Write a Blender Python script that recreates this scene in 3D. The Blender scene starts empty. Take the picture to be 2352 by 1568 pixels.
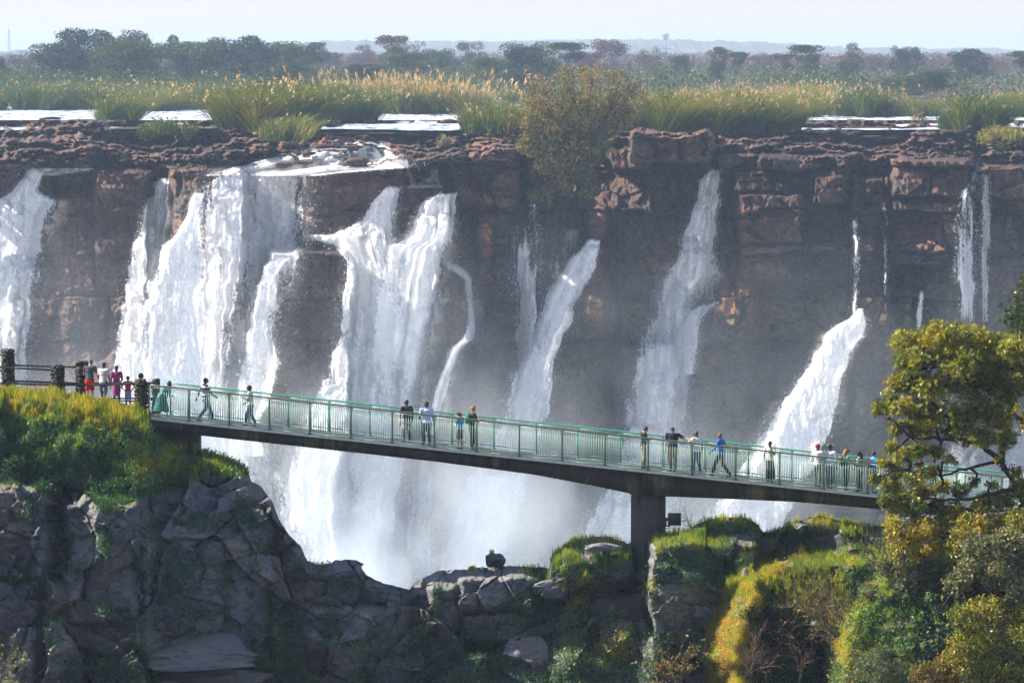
import bpy, math, random
import numpy as np
from mathutils import Vector, Matrix, Euler
SC = bpy.context.scene
COL = SC.collection
PI = math.pi
# ------------------------------------------------------------------ camera
FPX = 7971.0; CZ = 60.0; PITCH = math.atan((784-125)/FPX)
_f = np.array([0, math.cos(PITCH), -math.sin(PITCH)]); _u = np.array([0, math.sin(PITCH), math.cos(PITCH)])
def P(u, v, Y):
    """point at depth Y seen in direction (u,v) of a 2352x1568 frame"""
    u = np.asarray(u, float); v = np.asarray(v, float); Y = np.asarray(Y, float)
    x = (u-1176)/FPX; k = (784-v)/FPX
    dy = _f[1]+k*_u[1]; dz = _f[2]+k*_u[2]
    t = Y/dy
    return np.stack(np.broadcast_arrays(x*t, Y, CZ+dz*t), -1)
def UV(p):
    p = np.asarray(p, float); q = p-np.array([0, 0, CZ])
    d = q@_f
    return 1176+FPX*q[..., 0]/d, 784-FPX*(q@_u)/d
cam = bpy.data.cameras.new('camera'); camo = bpy.data.objects.new('camera', cam); COL.objects.link(camo)
cam.sensor_width = 36; cam.lens = 36*FPX/2352; cam.clip_end = 60000; cam.clip_start = 1
camo.location = (0, 0, CZ); camo.rotation_euler = (PI/2-PITCH, 0, 0); SC.camera = camo

# ------------------------------------------------------------------ noise (numpy)
def _h(ix, iy, iz, s):
    h = (ix.astype(np.int64)*374761393+iy.astype(np.int64)*668265263+iz.astype(np.int64)*2147483647+s*1274126177) & 0xffffffff
    h = ((h ^ (h >> 13))*1274126177) & 0xffffffff
    h = ((h ^ (h >> 16))*2246822519) & 0xffffffff
    return ((h ^ (h >> 15)) & 0xffffff)/float(0xffffff)
def noise(x, y, s=0, z=None):
    x, y = np.broadcast_arrays(np.asarray(x, float), np.asarray(y, float))
    ix = np.floor(x); iy = np.floor(y); fx = x-ix; fy = y-iy
    fx = fx*fx*(3-2*fx); fy = fy*fy*(3-2*fy); o = np.zeros_like(ix)
    a = _h(ix, iy, o, s); b = _h(ix+1, iy, o, s); c = _h(ix, iy+1, o, s); d = _h(ix+1, iy+1, o, s)
    return (a+(b-a)*fx+(c-a)*fy+(a-b-c+d)*fx*fy)*2-1
def fbm(x, y, s=0, n=4, g=.5):
    r = 0; a = 1; t = 0
    for i in range(n):
        r = r+a*noise(np.asarray(x)*2**i+17.3*i, np.asarray(y)*2**i-9.1*i, s+i); t += a; a *= g
    return r/t
def voro(x, y, s=0, jit=.9):
    """cell id randoms (a,b,c), distance to border, offset to the seed"""
    ix = np.floor(x); iy = np.floor(y); o = np.zeros_like(ix)
    d1 = np.full(x.shape, 9.); d2 = d1.copy(); sx = d1.copy(); sy = d1.copy(); cx = o.copy(); cy = o.copy()
    for i in (-1, 0, 1):
        for j in (-1, 0, 1):
            gx = ix+i; gy = iy+j
            px = gx+.5+jit*(_h(gx, gy, o, s)-.5); py = gy+.5+jit*(_h(gx, gy, o, s+7)-.5)
            d = np.hypot(px-x, py-y); m = d < d1
            d2 = np.where(m, d1, np.minimum(d2, d)); sx = np.where(m, x-px, sx); sy = np.where(m, y-py, sy)
            cx = np.where(m, gx, cx); cy = np.where(m, gy, cy); d1 = np.where(m, d, d1)
    r = [_h(cx, cy, o, s+20+k) for k in range(3)]
    return r, (d2-d1), sx, sy
def sst(a, b, x):
    t = np.clip((np.asarray(x, float)-a)/(b-a), 0, 1); return t*t*(3-2*t)
def box(u, v, u0, v0, u1, v1, su, sv):
    return sst(u0-su, u0+su, u)*(1-sst(u1-su, u1+su, u))*sst(v0-sv, v0+sv, v)*(1-sst(v1-sv, v1+sv, v))
def lerpt(tab, x):
    t = np.array(tab, float); return np.interp(x, t[:, 0], t[:, 1])
def blur(a, n=1):
    for _ in range(n):
        a = (np.roll(a, 1, 0)+np.roll(a, -1, 0)+2*a)/4; a = (np.roll(a, 1, 1)+np.roll(a, -1, 1)+2*a)/4
    return a
# ------------------------------------------------------------------ objects
def props(o, label=None, cat=None, group=None, kind=None):
    if label: o['label'] = label
    if cat: o['category'] = cat
    if group: o['group'] = group
    if kind: o['kind'] = kind
    return o
def mesh_np(name, V, faces, mats, parent=None, smooth=False, attrs=None, mat_idx=None, loc=None):
    """faces: (n,k) int array or list of them"""
    V = np.asarray(V, np.float32).reshape(-1, 3)
    if loc is not None: V = V-np.asarray(loc, np.float32)
    fl = faces if isinstance(faces, list) else [faces]
    fl = [np.asarray(f, np.int32) for f in fl if len(f)]
    me = bpy.data.meshes.new(name)
    nl = sum(f.size for f in fl); nf = sum(len(f) for f in fl)
    me.vertices.add(len(V)); me.vertices.foreach_set('co', V.ravel())
    me.loops.add(nl); me.loops.foreach_set('vertex_index', np.concatenate([f.ravel() for f in fl]))
    me.polygons.add(nf)
    tot = np.concatenate([np.full(len(f), f.shape[1], np.int32) for f in fl])
    st = np.concatenate([[0], np.cumsum(tot)[:-1]]).astype(np.int32)
    me.polygons.foreach_set('loop_start', st)
    if smooth: me.polygons.foreach_set('use_smooth', np.ones(nf, bool))
    if mat_idx is not None: me.polygons.foreach_set('material_index', np.asarray(mat_idx, np.int32))
    for k, a in (attrs or {}).items():
        a = np.asarray(a, np.float32)
        if a.ndim == 1:
            at = me.attributes.new(k, 'FLOAT', 'POINT'); at.data.foreach_set('value', a)
        else:
            at = me.attributes.new(k, 'FLOAT_VECTOR', 'POINT'); at.data.foreach_set('vector', a.ravel())
    me.update(calc_edges=True); me.validate()
    for m in (mats if isinstance(mats, (list, tuple)) else [mats]): me.materials.append(m)
    o = bpy.data.objects.new(name, me); COL.objects.link(o)
    if loc is not None: o.location = loc
    if parent is not None: o.parent = parent
    return o
def empty(name, loc=(0, 0, 0), rz=0):
    o = bpy.data.objects.new(name, None); COL.objects.link(o); o.location = loc; o.rotation_euler = (0, 0, rz); o.empty_display_size = .2
    return o
def gridf(nj, ni):
    a = np.arange(nj*ni).reshape(nj, ni)
    return np.stack([a[:-1, :-1], a[1:, :-1], a[1:, 1:], a[:-1, 1:]], -1).reshape(-1, 4)
class MB:
    def __init__(s): s.v = []; s.f = {3: [], 4: []}; s.n = 0; s.mi = {3: [], 4: []}; s.t = []
    def add(s, V, F, mi=0, tint=None):
        V = np.asarray(V, float).reshape(-1, 3); F = np.asarray(F, int); k = F.shape[1]
        s.v.append(V); s.f[k].append(F+s.n); s.mi[k].append(np.full(len(F), mi)); s.n += len(V)
        s.t.append(np.full(len(V), .5) if tint is None else np.broadcast_to(np.asarray(tint, float), (len(V),)))
        return s
    def box(s, c, d, rot=None, mi=0, bevel=0):
        c = np.array(c, float); d = np.array(d, float)/2
        if bevel:
            b = min(bevel, d.min()*.9); pts = []
            for ax in range(3):
                for sx in (-1, 1):
                    for sy in (-1, 1):
                        for sz in (-1, 1):
                            q = d-b; q[ax] = d[ax]; pts.append(np.array([sx, sy, sz])*q)
            import bmesh
            bm = bmesh.new(); [bm.verts.new(p) for p in pts]; bmesh.ops.convex_hull(bm, input=bm.verts)
            bmesh.ops.triangulate(bm, faces=bm.faces); bm.verts.index_update()
            V = np.array([v.co[:] for v in bm.verts]); F = np.array([[w.index for w in f.verts] for f in bm.faces]); bm.free()
        else:
            V = np.array([[x, y, z] for x in (-1, 1) for y in (-1, 1) for z in (-1, 1)])*d
            F = np.array([[0, 1, 3, 2], [4, 6, 7, 5], [0, 4, 5, 1], [2, 3, 7, 6], [0, 2, 6, 4], [1, 5, 7, 3]])
        if rot is not None: V = V@np.array(rot).T
        return s.add(V+c, F, mi)
    def bar(s, a, b, w, h, mi=0, up=(0, 0, 1)):
        a = np.array(a, float); b = np.array(b, float); d = b-a; L = np.linalg.norm(d); d /= L
        sd = np.cross(d, up); sd /= np.linalg.norm(sd); uu = np.cross(sd, d)
        return s.box((a+b)/2, (L, w, h), np.stack([d, sd, uu], 1), mi)
    def tube(s, pts, rad, n=8, mi=0, cap=True, tint=None):
        pts = np.array(pts, float); m = len(pts); rad = np.broadcast_to(np.asarray(rad, float), (m,))
        T = np.gradient(pts, axis=0); T /= np.linalg.norm(T, axis=1)[:, None]+1e-9
        r = np.array([0, 0, 1.]) if abs(T[0, 2]) < .9 else np.array([1., 0, 0])
        V = []
        for i in range(m):
            a = np.cross(T[i], r); a /= np.linalg.norm(a)+1e-9; b = np.cross(a, T[i]); r = b
            th = np.arange(n)/n*2*PI
            V.append(pts[i]+rad[i]*(np.cos(th)[:, None]*a+np.sin(th)[:, None]*b))
        V = np.concatenate(V); k = np.arange(n); F = []
        for i in range(m-1): F.append(np.stack([i*n+k, i*n+(k+1) % n, (i+1)*n+(k+1) % n, (i+1)*n+k], 1))
        base = s.n; s.add(V, np.concatenate(F), mi, tint)
        if cap:
            s.add(pts[[0, -1]], np.zeros((0, 3), int), mi, None if tint is None else tint)
            k2 = (k+1) % n
            s.f[3].append(np.stack([np.full(n, s.n-2), base+k2, base+k], 1)); s.mi[3].append(np.full(n, mi))
            e = base+(m-1)*n; s.f[3].append(np.stack([np.full(n, s.n-1), e+k, e+k2], 1)); s.mi[3].append(np.full(n, mi))
        return s
    def ell(s, c, r, rot=None, n=10, m=7, mi=0, rough=0, seed=0):
        th = np.arange(n)/n*2*PI; ph = np.linspace(0, PI, m+2)[1:-1]
        V = [[np.sin(p)*np.cos(t), np.sin(p)*np.sin(t), np.cos(p)] for p in ph for t in th]+[[0, 0, 1], [0, 0, -1]]
        V = np.array(V)
        if rough:
            rn = np.random.RandomState(seed); V = V*(1+rough*(rn.rand(len(V), 1)-.5))
        V = V*np.array(r)
        if rot is not None: V = V@np.array(rot).T
        k = np.arange(n); F = [np.stack([i*n+k, (i+1)*n+k, (i+1)*n+(k+1) % n, i*n+(k+1) % n], 1) for i in range(m-1)]
        b = s.n; s.add(V+np.array(c), np.concatenate(F), mi)
        s.f[3].append(b+np.stack([np.full(n, m*n), k, (k+1) % n], 1)); s.mi[3].append(np.full(n, mi))
        e = (m-1)*n; s.f[3].append(b+np.stack([np.full(n, m*n+1), e+(k+1) % n, e+k], 1)); s.mi[3].append(np.full(n, mi))
        return s
    def arrays(s):
        V = np.concatenate(s.v); fl = []; mi = []
        for k in (3, 4):
            if s.f[k]:
                F = np.concatenate(s.f[k])
                if len(F): fl.append(F); mi.append(np.concatenate(s.mi[k]))
        return V, fl, np.concatenate(mi)
    def build(s, name, mats, parent=None, smooth=False, loc=None):
        V, fl, mi = s.arrays()
        return mesh_np(name, V, fl, mats, parent, smooth, {'tint': np.concatenate(s.t)}, mi, loc)

# ------------------------------------------------------------------ materials
class N:
    def __init__(s, name):
        s.m = bpy.data.materials.new(name); s.m.use_nodes = True; s.t = s.m.node_tree; s.t.nodes.clear()
        s.out = s.t.nodes.new('ShaderNodeOutputMaterial')
    def n(s, typ, **kw):
        nd = s.t.nodes.new('ShaderNode'+typ)
        for k, v in kw.items():
            if k.startswith('i_'):
                nd.inputs[k[2:].replace('_', ' ')].default_value = v
            else: setattr(nd, k, v)
        return nd
    def l(s, a, b): s.t.links.new(a, b); return s
    def math(s, op, a, b=None, c=None, clamp=False):
        nd = s.n('Math', operation=op, use_clamp=clamp)
        for i, x in enumerate((a, b, c)):
            if x is None: continue
            if isinstance(x, (int, float)): nd.inputs[i].default_value = x
            else: s.l(x, nd.inputs[i])
        return nd.outputs[0]
    def mix(s, f, a, b, typ='MIX'):
        nd = s.n('Mix', data_type='RGBA', blend_type=typ)
        for i, x in ((0, f), (6, a), (7, b)):
            if isinstance(x, (int, float)): nd.inputs[i].default_value = x if i == 0 else (x, x, x, 1)
            elif isinstance(x, tuple): nd.inputs[i].default_value = (*x, 1)[:4]
            else: s.l(x, nd.inputs[i])
        return nd.outputs[2]
    def ramp(s, f, pts):
        nd = s.n('ValToRGB'); e = nd.color_ramp.elements
        while len(e) < len(pts): e.new(.5)
        for k, (p, c) in enumerate(pts):
            e[k].position = p; e[k].color = (*c, 1) if isinstance(c, tuple) else (c, c, c, 1)
        s.l(f, nd.inputs[0]); return nd.outputs[0]
    def noise(s, vec, scale, detail=4, rough=.55, w=None):
        nd = s.n('TexNoise'); nd.inputs['Scale'].default_value = scale; nd.inputs['Detail'].default_value = detail; nd.inputs['Roughness'].default_value = rough
        if vec is not None: s.l(vec, nd.inputs['Vector'])
        return nd.outputs[0]
    def vmul(s, vec, k):
        nd = s.n('VectorMath', operation='MULTIPLY'); s.l(vec, nd.inputs[0]); nd.inputs[1].default_value = k; return nd.outputs[0]
    def attr(s, name):
        nd = s.n('Attribute', attribute_name=name); return nd
    def pos(s): return s.n('NewGeometry').outputs['Position']
    def nz(s):
        g = s.n('NewGeometry'); x = s.n('SeparateXYZ'); s.l(g.outputs['Normal'], x.inputs[0]); return x.outputs[2]
    def bump(s, h, strength=.5, dist=.1):
        nd = s.n('Bump'); nd.inputs['Strength'].default_value = strength; nd.inputs['Distance'].default_value = dist
        s.l(h, nd.inputs['Height']); return nd.outputs[0]
    def princ(s, col, rough=.8, bump=None, spec=.3, **kw):
        nd = s.n('BsdfPrincipled'); nd.inputs['Roughness'].default_value = rough if isinstance(rough, (int, float)) else .5
        if not isinstance(rough, (int, float)): s.l(rough, nd.inputs['Roughness'])
        nd.inputs['Specular IOR Level'].default_value = spec
        if isinstance(col, tuple): nd.inputs['Base Color'].default_value = (*col, 1)
        else: s.l(col, nd.inputs['Base Color'])
        if bump is not None: s.l(bump, nd.inputs['Normal'])
        for k, v in kw.items(): nd.inputs[k].default_value = v
        return nd.outputs[0]
    def done(s, sh): s.l(sh, s.out.inputs[0]); return s.m
def simple(name, col, rough=.8, var=.25, scale=6, spec=.3, bump=.15):
    n = N(name); p = n.pos(); f = n.noise(p, scale)
    c = n.mix(n.math('MULTIPLY', f, 1.0), tuple(x*(1-var) for x in col), tuple(min(1, x*(1+var)) for x in col))
    return n.done(n.princ(c, rough, n.bump(f, bump, .02), spec))
def leafmat(name, stops, trans=.4, gloss=.25, rough=.45, hue=None):
    """tint attribute picks a leaf's own colour"""
    n = N(name); t = n.attr('tint').outputs['Fac']; c = n.ramp(t, stops)
    d = n.princ(c, rough, None, gloss)
    tr = n.n('BsdfTranslucent'); c2 = n.mix(1., c, (1.5, 1.35, .55), 'MULTIPLY'); n.l(c2, tr.inputs[0])
    m = n.n('MixShader'); m.inputs[0].default_value = trans; n.l(d, m.inputs[1]); n.l(tr.outputs[0], m.inputs[2])
    return n.done(m.outputs[0])

# ------------------------------------------------------------------ leaves and blades
def leaf_quads(C, size, rs, asp=.45, droop=.3, dirs=None, fold=0):
    """rhombic leaves at centres C -> verts, faces"""
    n = len(C); size = np.broadcast_to(size, (n,))
    if dirs is None:
        d = rs.normal(size=(n, 3)); d[:, 2] -= droop
    else: d = dirs+rs.normal(size=(n, 3))*.35
    d /= np.linalg.norm(d, axis=1)[:, None]+1e-9
    r = rs.normal(size=(n, 3)); s = np.cross(d, r); s /= np.linalg.norm(s, axis=1)[:, None]+1e-9
    h = size[:, None]/2; w = h*asp
    V = np.stack([C-d*h, C-s*w, C+d*h, C+s*w], 1)
    F = np.arange(4*n).reshape(n, 4)
    return V.reshape(-1, 3), F
def blades(B, H, Wd, lean, rs, curve=.35, up=None):
    """grass blades: root B, height H, width Wd, lean vector -> 5 verts (quad+tri)"""
    n = len(B); H = np.broadcast_to(H, (n,))[:, None]; Wd = np.broadcast_to(Wd, (n,))[:, None]
    a = rs.rand(n)*2*PI; s = np.stack([np.cos(a), np.sin(a)*.6, np.zeros(n)], 1)
    L = lean; upv = np.array([0, 0, 1.]) if up is None else up
    m = B+upv*H*.55+L*H*.35; t = B+upv*H*(1-curve*.4)+L*H
    V = np.stack([B-s*Wd*.5, B+s*Wd*.5, m+s*Wd*.35, m-s*Wd*.35, t], 1).reshape(-1, 3)
    i = np.arange(n)[:, None]*5
    return V, i+np.array([[0, 1, 2, 3]]), i+np.array([[3, 2, 4]])
# ------------------------------------------------------------------ sky, sun, haze
SUN_EL = math.radians(38); SUN_AZ = math.radians(276)     # compass-like: measured from +Y clockwise (towards +X)
sdir = np.array([math.sin(SUN_AZ)*math.cos(SUN_EL), math.cos(SUN_AZ)*math.cos(SUN_EL), math.sin(SUN_EL)])
w = bpy.data.worlds.new('World'); SC.world = w; w.use_nodes = True; nt = w.node_tree; nt.nodes.clear()
o_ = nt.nodes.new('ShaderNodeOutputWorld'); bg = nt.nodes.new('ShaderNodeBackground'); sk = nt.nodes.new('ShaderNodeTexSky')
sk.sky_type = 'NISHITA'; sk.sun_disc = False; sk.sun_elevation = SUN_EL; sk.sun_rotation = SUN_AZ
sk.altitude = 900; sk.air_density = 1.0; sk.dust_density = .5; sk.ozone_density = 4.0
bg.inputs[1].default_value = .128
sp_ = nt.nodes.new('ShaderNodeSeparateColor'); cb_ = nt.nodes.new('ShaderNodeCombineColor'); nt.links.new(sk.outputs[0], sp_.inputs[0])
for i_, (ga, gk) in enumerate(((1.22, .264), (1.06, .258), (1.09, .238))):     # soft shoulder so that the bright horizon keeps its colour
    m1 = nt.nodes.new('ShaderNodeMath'); m1.operation = 'MULTIPLY_ADD'; nt.links.new(sp_.outputs[i_], m1.inputs[0]); m1.inputs[1].default_value = gk; m1.inputs[2].default_value = 1
    m2 = nt.nodes.new('ShaderNodeMath'); m2.operation = 'DIVIDE'; nt.links.new(sp_.outputs[i_], m2.inputs[0]); nt.links.new(m1.outputs[0], m2.inputs[1])
    m3 = nt.nodes.new('ShaderNodeMath'); m3.operation = 'MULTIPLY'; nt.links.new(m2.outputs[0], m3.inputs[0]); m3.inputs[1].default_value = ga; nt.links.new(m3.outputs[0], cb_.inputs[i_])
nt.links.new(cb_.outputs[0], bg.inputs[0]); nt.links.new(bg.outputs[0], o_.inputs[0])
sl = bpy.data.lights.new('sun', 'SUN'); sl.energy = 4.7; sl.angle = math.radians(.5); sl.color = (1, .9, .76)
so = bpy.data.objects.new('sun', sl); COL.objects.link(so); so.rotation_euler = Vector(sdir).to_track_quat('Z', 'Y').to_euler(); so.location = (-60, 100, 120)
SC.view_settings.view_transform = 'Standard'; SC.view_settings.look = 'None'; SC.view_settings.exposure = 1.48; SC.view_settings.gamma = 1
SC.cycles.use_denoising = True; SC.cycles.max_bounces = 6; SC.cycles.diffuse_bounces = 3; SC.cycles.glossy_bounces = 2
SC.cycles.transmission_bounces = 4; SC.cycles.transparent_max_bounces = 16; SC.cycles.volume_bounces = 2
SC.cycles.volume_max_steps = 64; SC.cycles.caustics_reflective = False; SC.cycles.caustics_refractive = False
SC.cycles.sample_clamp_indirect = 6; SC.cycles.use_adaptive_sampling = True; SC.cycles.adaptive_threshold = .035
def volmat(name, dens, col, aniso=.2):
    m = bpy.data.materials.new(name); m.use_nodes = True; t = m.node_tree; t.nodes.clear()
    o = t.nodes.new('ShaderNodeOutputMaterial'); v = t.nodes.new('ShaderNodeVolumePrincipled')
    v.inputs['Density'].default_value = dens; v.inputs['Color'].default_value = (*col, 1); v.inputs['Anisotropy'].default_value = aniso
    t.links.new(v.outputs[0], o.inputs['Volume']); return m
hz = MB().box((0, 5950, 41.5), (7000, 12100, 137)).build('haze', volmat('haze_air', .00015, (.55, .73, 1.0), .1))
props(hz, kind='stuff')
# ------------------------------------------------------------------ footbridge
S_ = 2352/2500.
def vdeck(u): return 970+.1063*(np.asarray(u, float)-436.5)
YB = 140.0; BW = 1.62
def zdeck(x):
    u = 1176+FPX*np.asarray(x, float)/(YB*1.0); return P(u, vdeck(u), YB)[..., 2]
def xu(u, Y=YB): return float(P(u, 1000, Y)[0])
n = N('mossy_green_paint'); p = n.pos(); f = n.noise(p, 5, 4, .7); f2 = n.noise(p, .9, 3)
M_RAILF = n.done(n.princ(n.mix(n.ramp(f, [(.42, 0), (.6, 1)]), (.06, .22, .12), (.14, .16, .05)), .45, n.bump(f, .3, .01), .5))
n = N('teal_green_paint'); p = n.pos(); f = n.noise(p, 4, 4, .7)
M_RAILB = n.done(n.princ(n.mix(n.ramp(f, [(.5, 0), (.7, 1)]), (.07, .42, .27), (.2, .36, .18)), .4, None, .5))
n = N('handrail_steel'); p = n.pos(); f = n.noise(p, 6, 4, .7)
M_HAND = n.done(n.princ(n.mix(n.ramp(f, [(.4, 0), (.6, 1)]), (.05, .13, .075), (.20, .18, .10)), .35, None, .6))
n = N('stained_concrete'); p = n.pos(); f = n.noise(n.vmul(p, (1, 1, .22)), 2.0, 6, .7); f2 = n.noise(p, .6, 4); f3 = n.noise(p, 9, 3)
c = n.mix(n.ramp(f, [(.35, 0), (.65, 1)]), (.014, .015, .012), (.050, .046, .032)); c = n.mix(n.math('MULTIPLY', n.ramp(f2, [(.52, 0), (.58, 1)]), n.ramp(f, [(.45, 0), (.55, .8)])), c, (.11, .11, .045))
M_CONC = n.done(n.princ(c, .85, n.bump(n.math('ADD', f, f3), .4, .03)))
M_BARS = simple('glint_rail_bars', (.36, .56, .45), .4, .35, 6, .5)  # bars paler than the posts: sun glint put into their colour
M_KERB = simple('pale_kerb', (.62, .61, .57), .8, .4, 5); M_DECK = simple('wet_deck', (.10, .10, .09), .5, .4, 2)
bridge = empty('footbridge', (xu(345), YB, float(zdeck(xu(345))))); props(bridge, 'long mossy concrete footbridge with green railings sloping down to the right', 'footbridge')
IB = Matrix.Translation(-bridge.location)
def put(o, par=bridge):
    o.parent = par
    if par is bridge: o.matrix_parent_inverse = IB
    return o
GD = [(300, 29), (850, 31), (1060, 32), (1300, 38), (1450, 50), (1552, 61), (1628, 57), (1758, 48), (1950, 36), (2154, 32), (2500, 31)]
ul = np.arange(346, 2420, 12.); xl = P(ul, 1000, YB)[:, 0]; zt = zdeck(xl); dl = lerpt(GD, ul/S_)/60.6
def prism(xs, zt, zb, y0, y1):
    m = len(xs); V = np.stack([np.stack([xs, xs*0+y, z], 1) for (y, z) in ((y0, zt), (y0, zb), (y1, zb), (y1, zt))], 1).reshape(-1, 3)
    F = []
    for i in range(m-1):
        for k in range(4): F.append([i*4+k, i*4+(k+1) % 4, (i+1)*4+(k+1) % 4, (i+1)*4+k])
    F += [[3, 2, 1, 0], [4*(m-1), 4*m-3, 4*m-2, 4*m-1]]; return V, np.array(F)
V, F = prism(xl, zt-.07, zt-dl, YB-.02, YB+.42); b = MB().add(V, F); V, F = prism(xl, zt-.07, zt-dl, YB+BW-.42, YB+BW+.02); b.add(V, F)
for q in range(6, len(xl), 9): b.box((xl[q], YB+BW/2, zt[q]-.3), (.2, BW-.8, .35))
put(b.build('girder', M_CONC))
V, F = prism(xl, zt, zt-.068, YB-.12, YB+BW+.12); put(MB().add(V, F).build('deck', M_DECK))
b = MB()
for y in (YB-.155, YB+BW+.035):
    V, F = prism(xl, zt+.02+.008*noise(xl*3, xl*0), zt-.06, y, y+.12); b.add(V, F)
put(b.build('kerb', M_KERB))
PF = [364, 461.7, 560, 658, 756.8, 856.7, 958, 1060.5, 1163.8, 1268, 1372.6, 1477.6, 1582.9, 1689, 1796.5, 1903.9, 2011.4, 2119, 2228, 2337, 2447, 2557]
PR = [407.7, 503, 601, 698.5, 799, 898.8, 1000.5, 1102.5, 1205, 1310, 1413, 1517, 1622, 1727.4, 1833.7, 1941, 2047.6, 2152.9, 2262, 2371, 2480]
RH = 1.34
def railing(PX, y, mat, mhand):
    xs = [xu(a*S_) for a in PX]; x0, x1 = xs[0]-.05, xs[-1]; xx = np.linspace(x0, x1, 60)
    pts = np.stack([xx, xx*0+y, zdeck(xx)+RH], 1)
    top = put(MB().tube(pts, .034, 8).build('railing', mhand))
    for x in xs:
        z = float(zdeck(x)); b = MB().box((x, y, z+RH/2-.03), (.075, .07, RH-.03), bevel=.008); b.box((x, y, z+.035), (.17, .15, .03)); b.box((x, y-.05 if y < YB+.5 else y+.05, z+.01), (.09, .02, .2))
        put(b.build('railing_post', mat), top)
    for a, c in zip(xs[:-1], xs[1:]):
        b = MB(); za, zc = float(zdeck(a)), float(zdeck(c))
        b.bar((a+.04, y, za+.19), (c-.04, y, zc+.19), .03, .035); b.bar((a+.04, y, za+.055), (c-.04, y, zc+.055), .06, .04); b.bar((a+.04, y, za+RH-.075), (c-.04, y, zc+RH-.075), .03, .02)
        nb = 17
        for k in range(nb):
            q = (k+.75)/(nb+.5); x = a+(c-a)*q; z = za+(zc-za)*q; b.box((x, y, z+.06+(RH-.14)/2), (.019, .019, RH-.13))
        put(b.build('bar_panel', M_BARS), top)
railing(PF, YB+.02, M_RAILF, M_HAND); railing(PR, YB+BW-.02, M_RAILB, M_RAILB)
# pier, footing, abutment
n = N('pier_concrete'); p = n.pos(); f = n.noise(n.vmul(p, (1, 1, .3)), 1.6, 5, .65); f3 = n.noise(p, 10, 3)
M_PIER = n.done(n.princ(n.ramp(f, [(.3, (.03, .03, .03)), (.6, (.06, .058, .052)), (.75, (.10, .095, .08))]), .85, n.bump(n.math('ADD', f, f3), .4, .03)))
cx = (xu(1541*S_)+xu(1629*S_))/2; zt_ = float(P(1500, 1209*S_, YB)[2]); zb_ = float(P(1500, 1470*S_, YB)[2])
R30 = np.array(Euler((0, 0, math.radians(28))).to_matrix())
b = MB().box((cx, YB+.78, (zt_+zb_)/2-1.2), (1.04, 1.1, zt_-zb_+2.2), R30, bevel=.03); b.box((cx, YB+.78, zt_-.02), (1.10, 1.16, .13), R30, bevel=.02)
put(b.build('pier', M_PIER))
b = MB().box((xu(1433)-.05, YB+.4, float(P(1433, 1364, YB)[2])-.9), (2.3, 3.0, 1.8), bevel=.08); put(b.build('footing', M_PIER))
xa, xb = xu(340), xu(455); za_ = float(zdeck(xb)); b = MB().box(((xa+xb)/2-.6, YB+.81, za_-1.3), (xb-xa+1.2, BW-.2, 2.3), bevel=.05)
b.box((xu(368), YB+.2, float(zdeck(xu(368)))-.30), (1.9, 1.2, .28), bevel=.04); put(b.build('abutment', M_CONC))
# floodlight bolted to the pier
fl = empty('floodlight', P(1530, 1192, YB+.6)); props(fl, 'black boxy floodlight on a bracket on the right side of the bridge pier', 'floodlight')
M_BLK = simple('black_metal', (.018, .018, .02), .5, .2, 8); fc = np.array(fl.location)
def putl(o, par): o.parent = par; o.matrix_parent_inverse = Matrix.Translation(-Vector(par.location)); return o
putl(MB().box(fc+(.33, 0, .02), (.50, .34, .46), bevel=.03).box(fc+(.33, -.19, .02), (.54, .04, .50), bevel=.01).build('housing', M_BLK), fl)
b = MB().bar(fc+(-.1, 0, .0), fc+(.1, 0, .0), .12, .12); b.bar(fc+(.0, .05, -.28), fc+(.0, .02, .04), .04, .04); b.bar(fc+(-.05, .05, -.28), fc+(.18, .05, -.28), .04, .05); b.tube([fc+(.12, .05, -.28), fc+(.12, .05, -.36), fc+(.0, .05, -.38), fc+(-.1, .05, -.32)], .02, 6); putl(b.build('bracket', M_BLK), fl)
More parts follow.
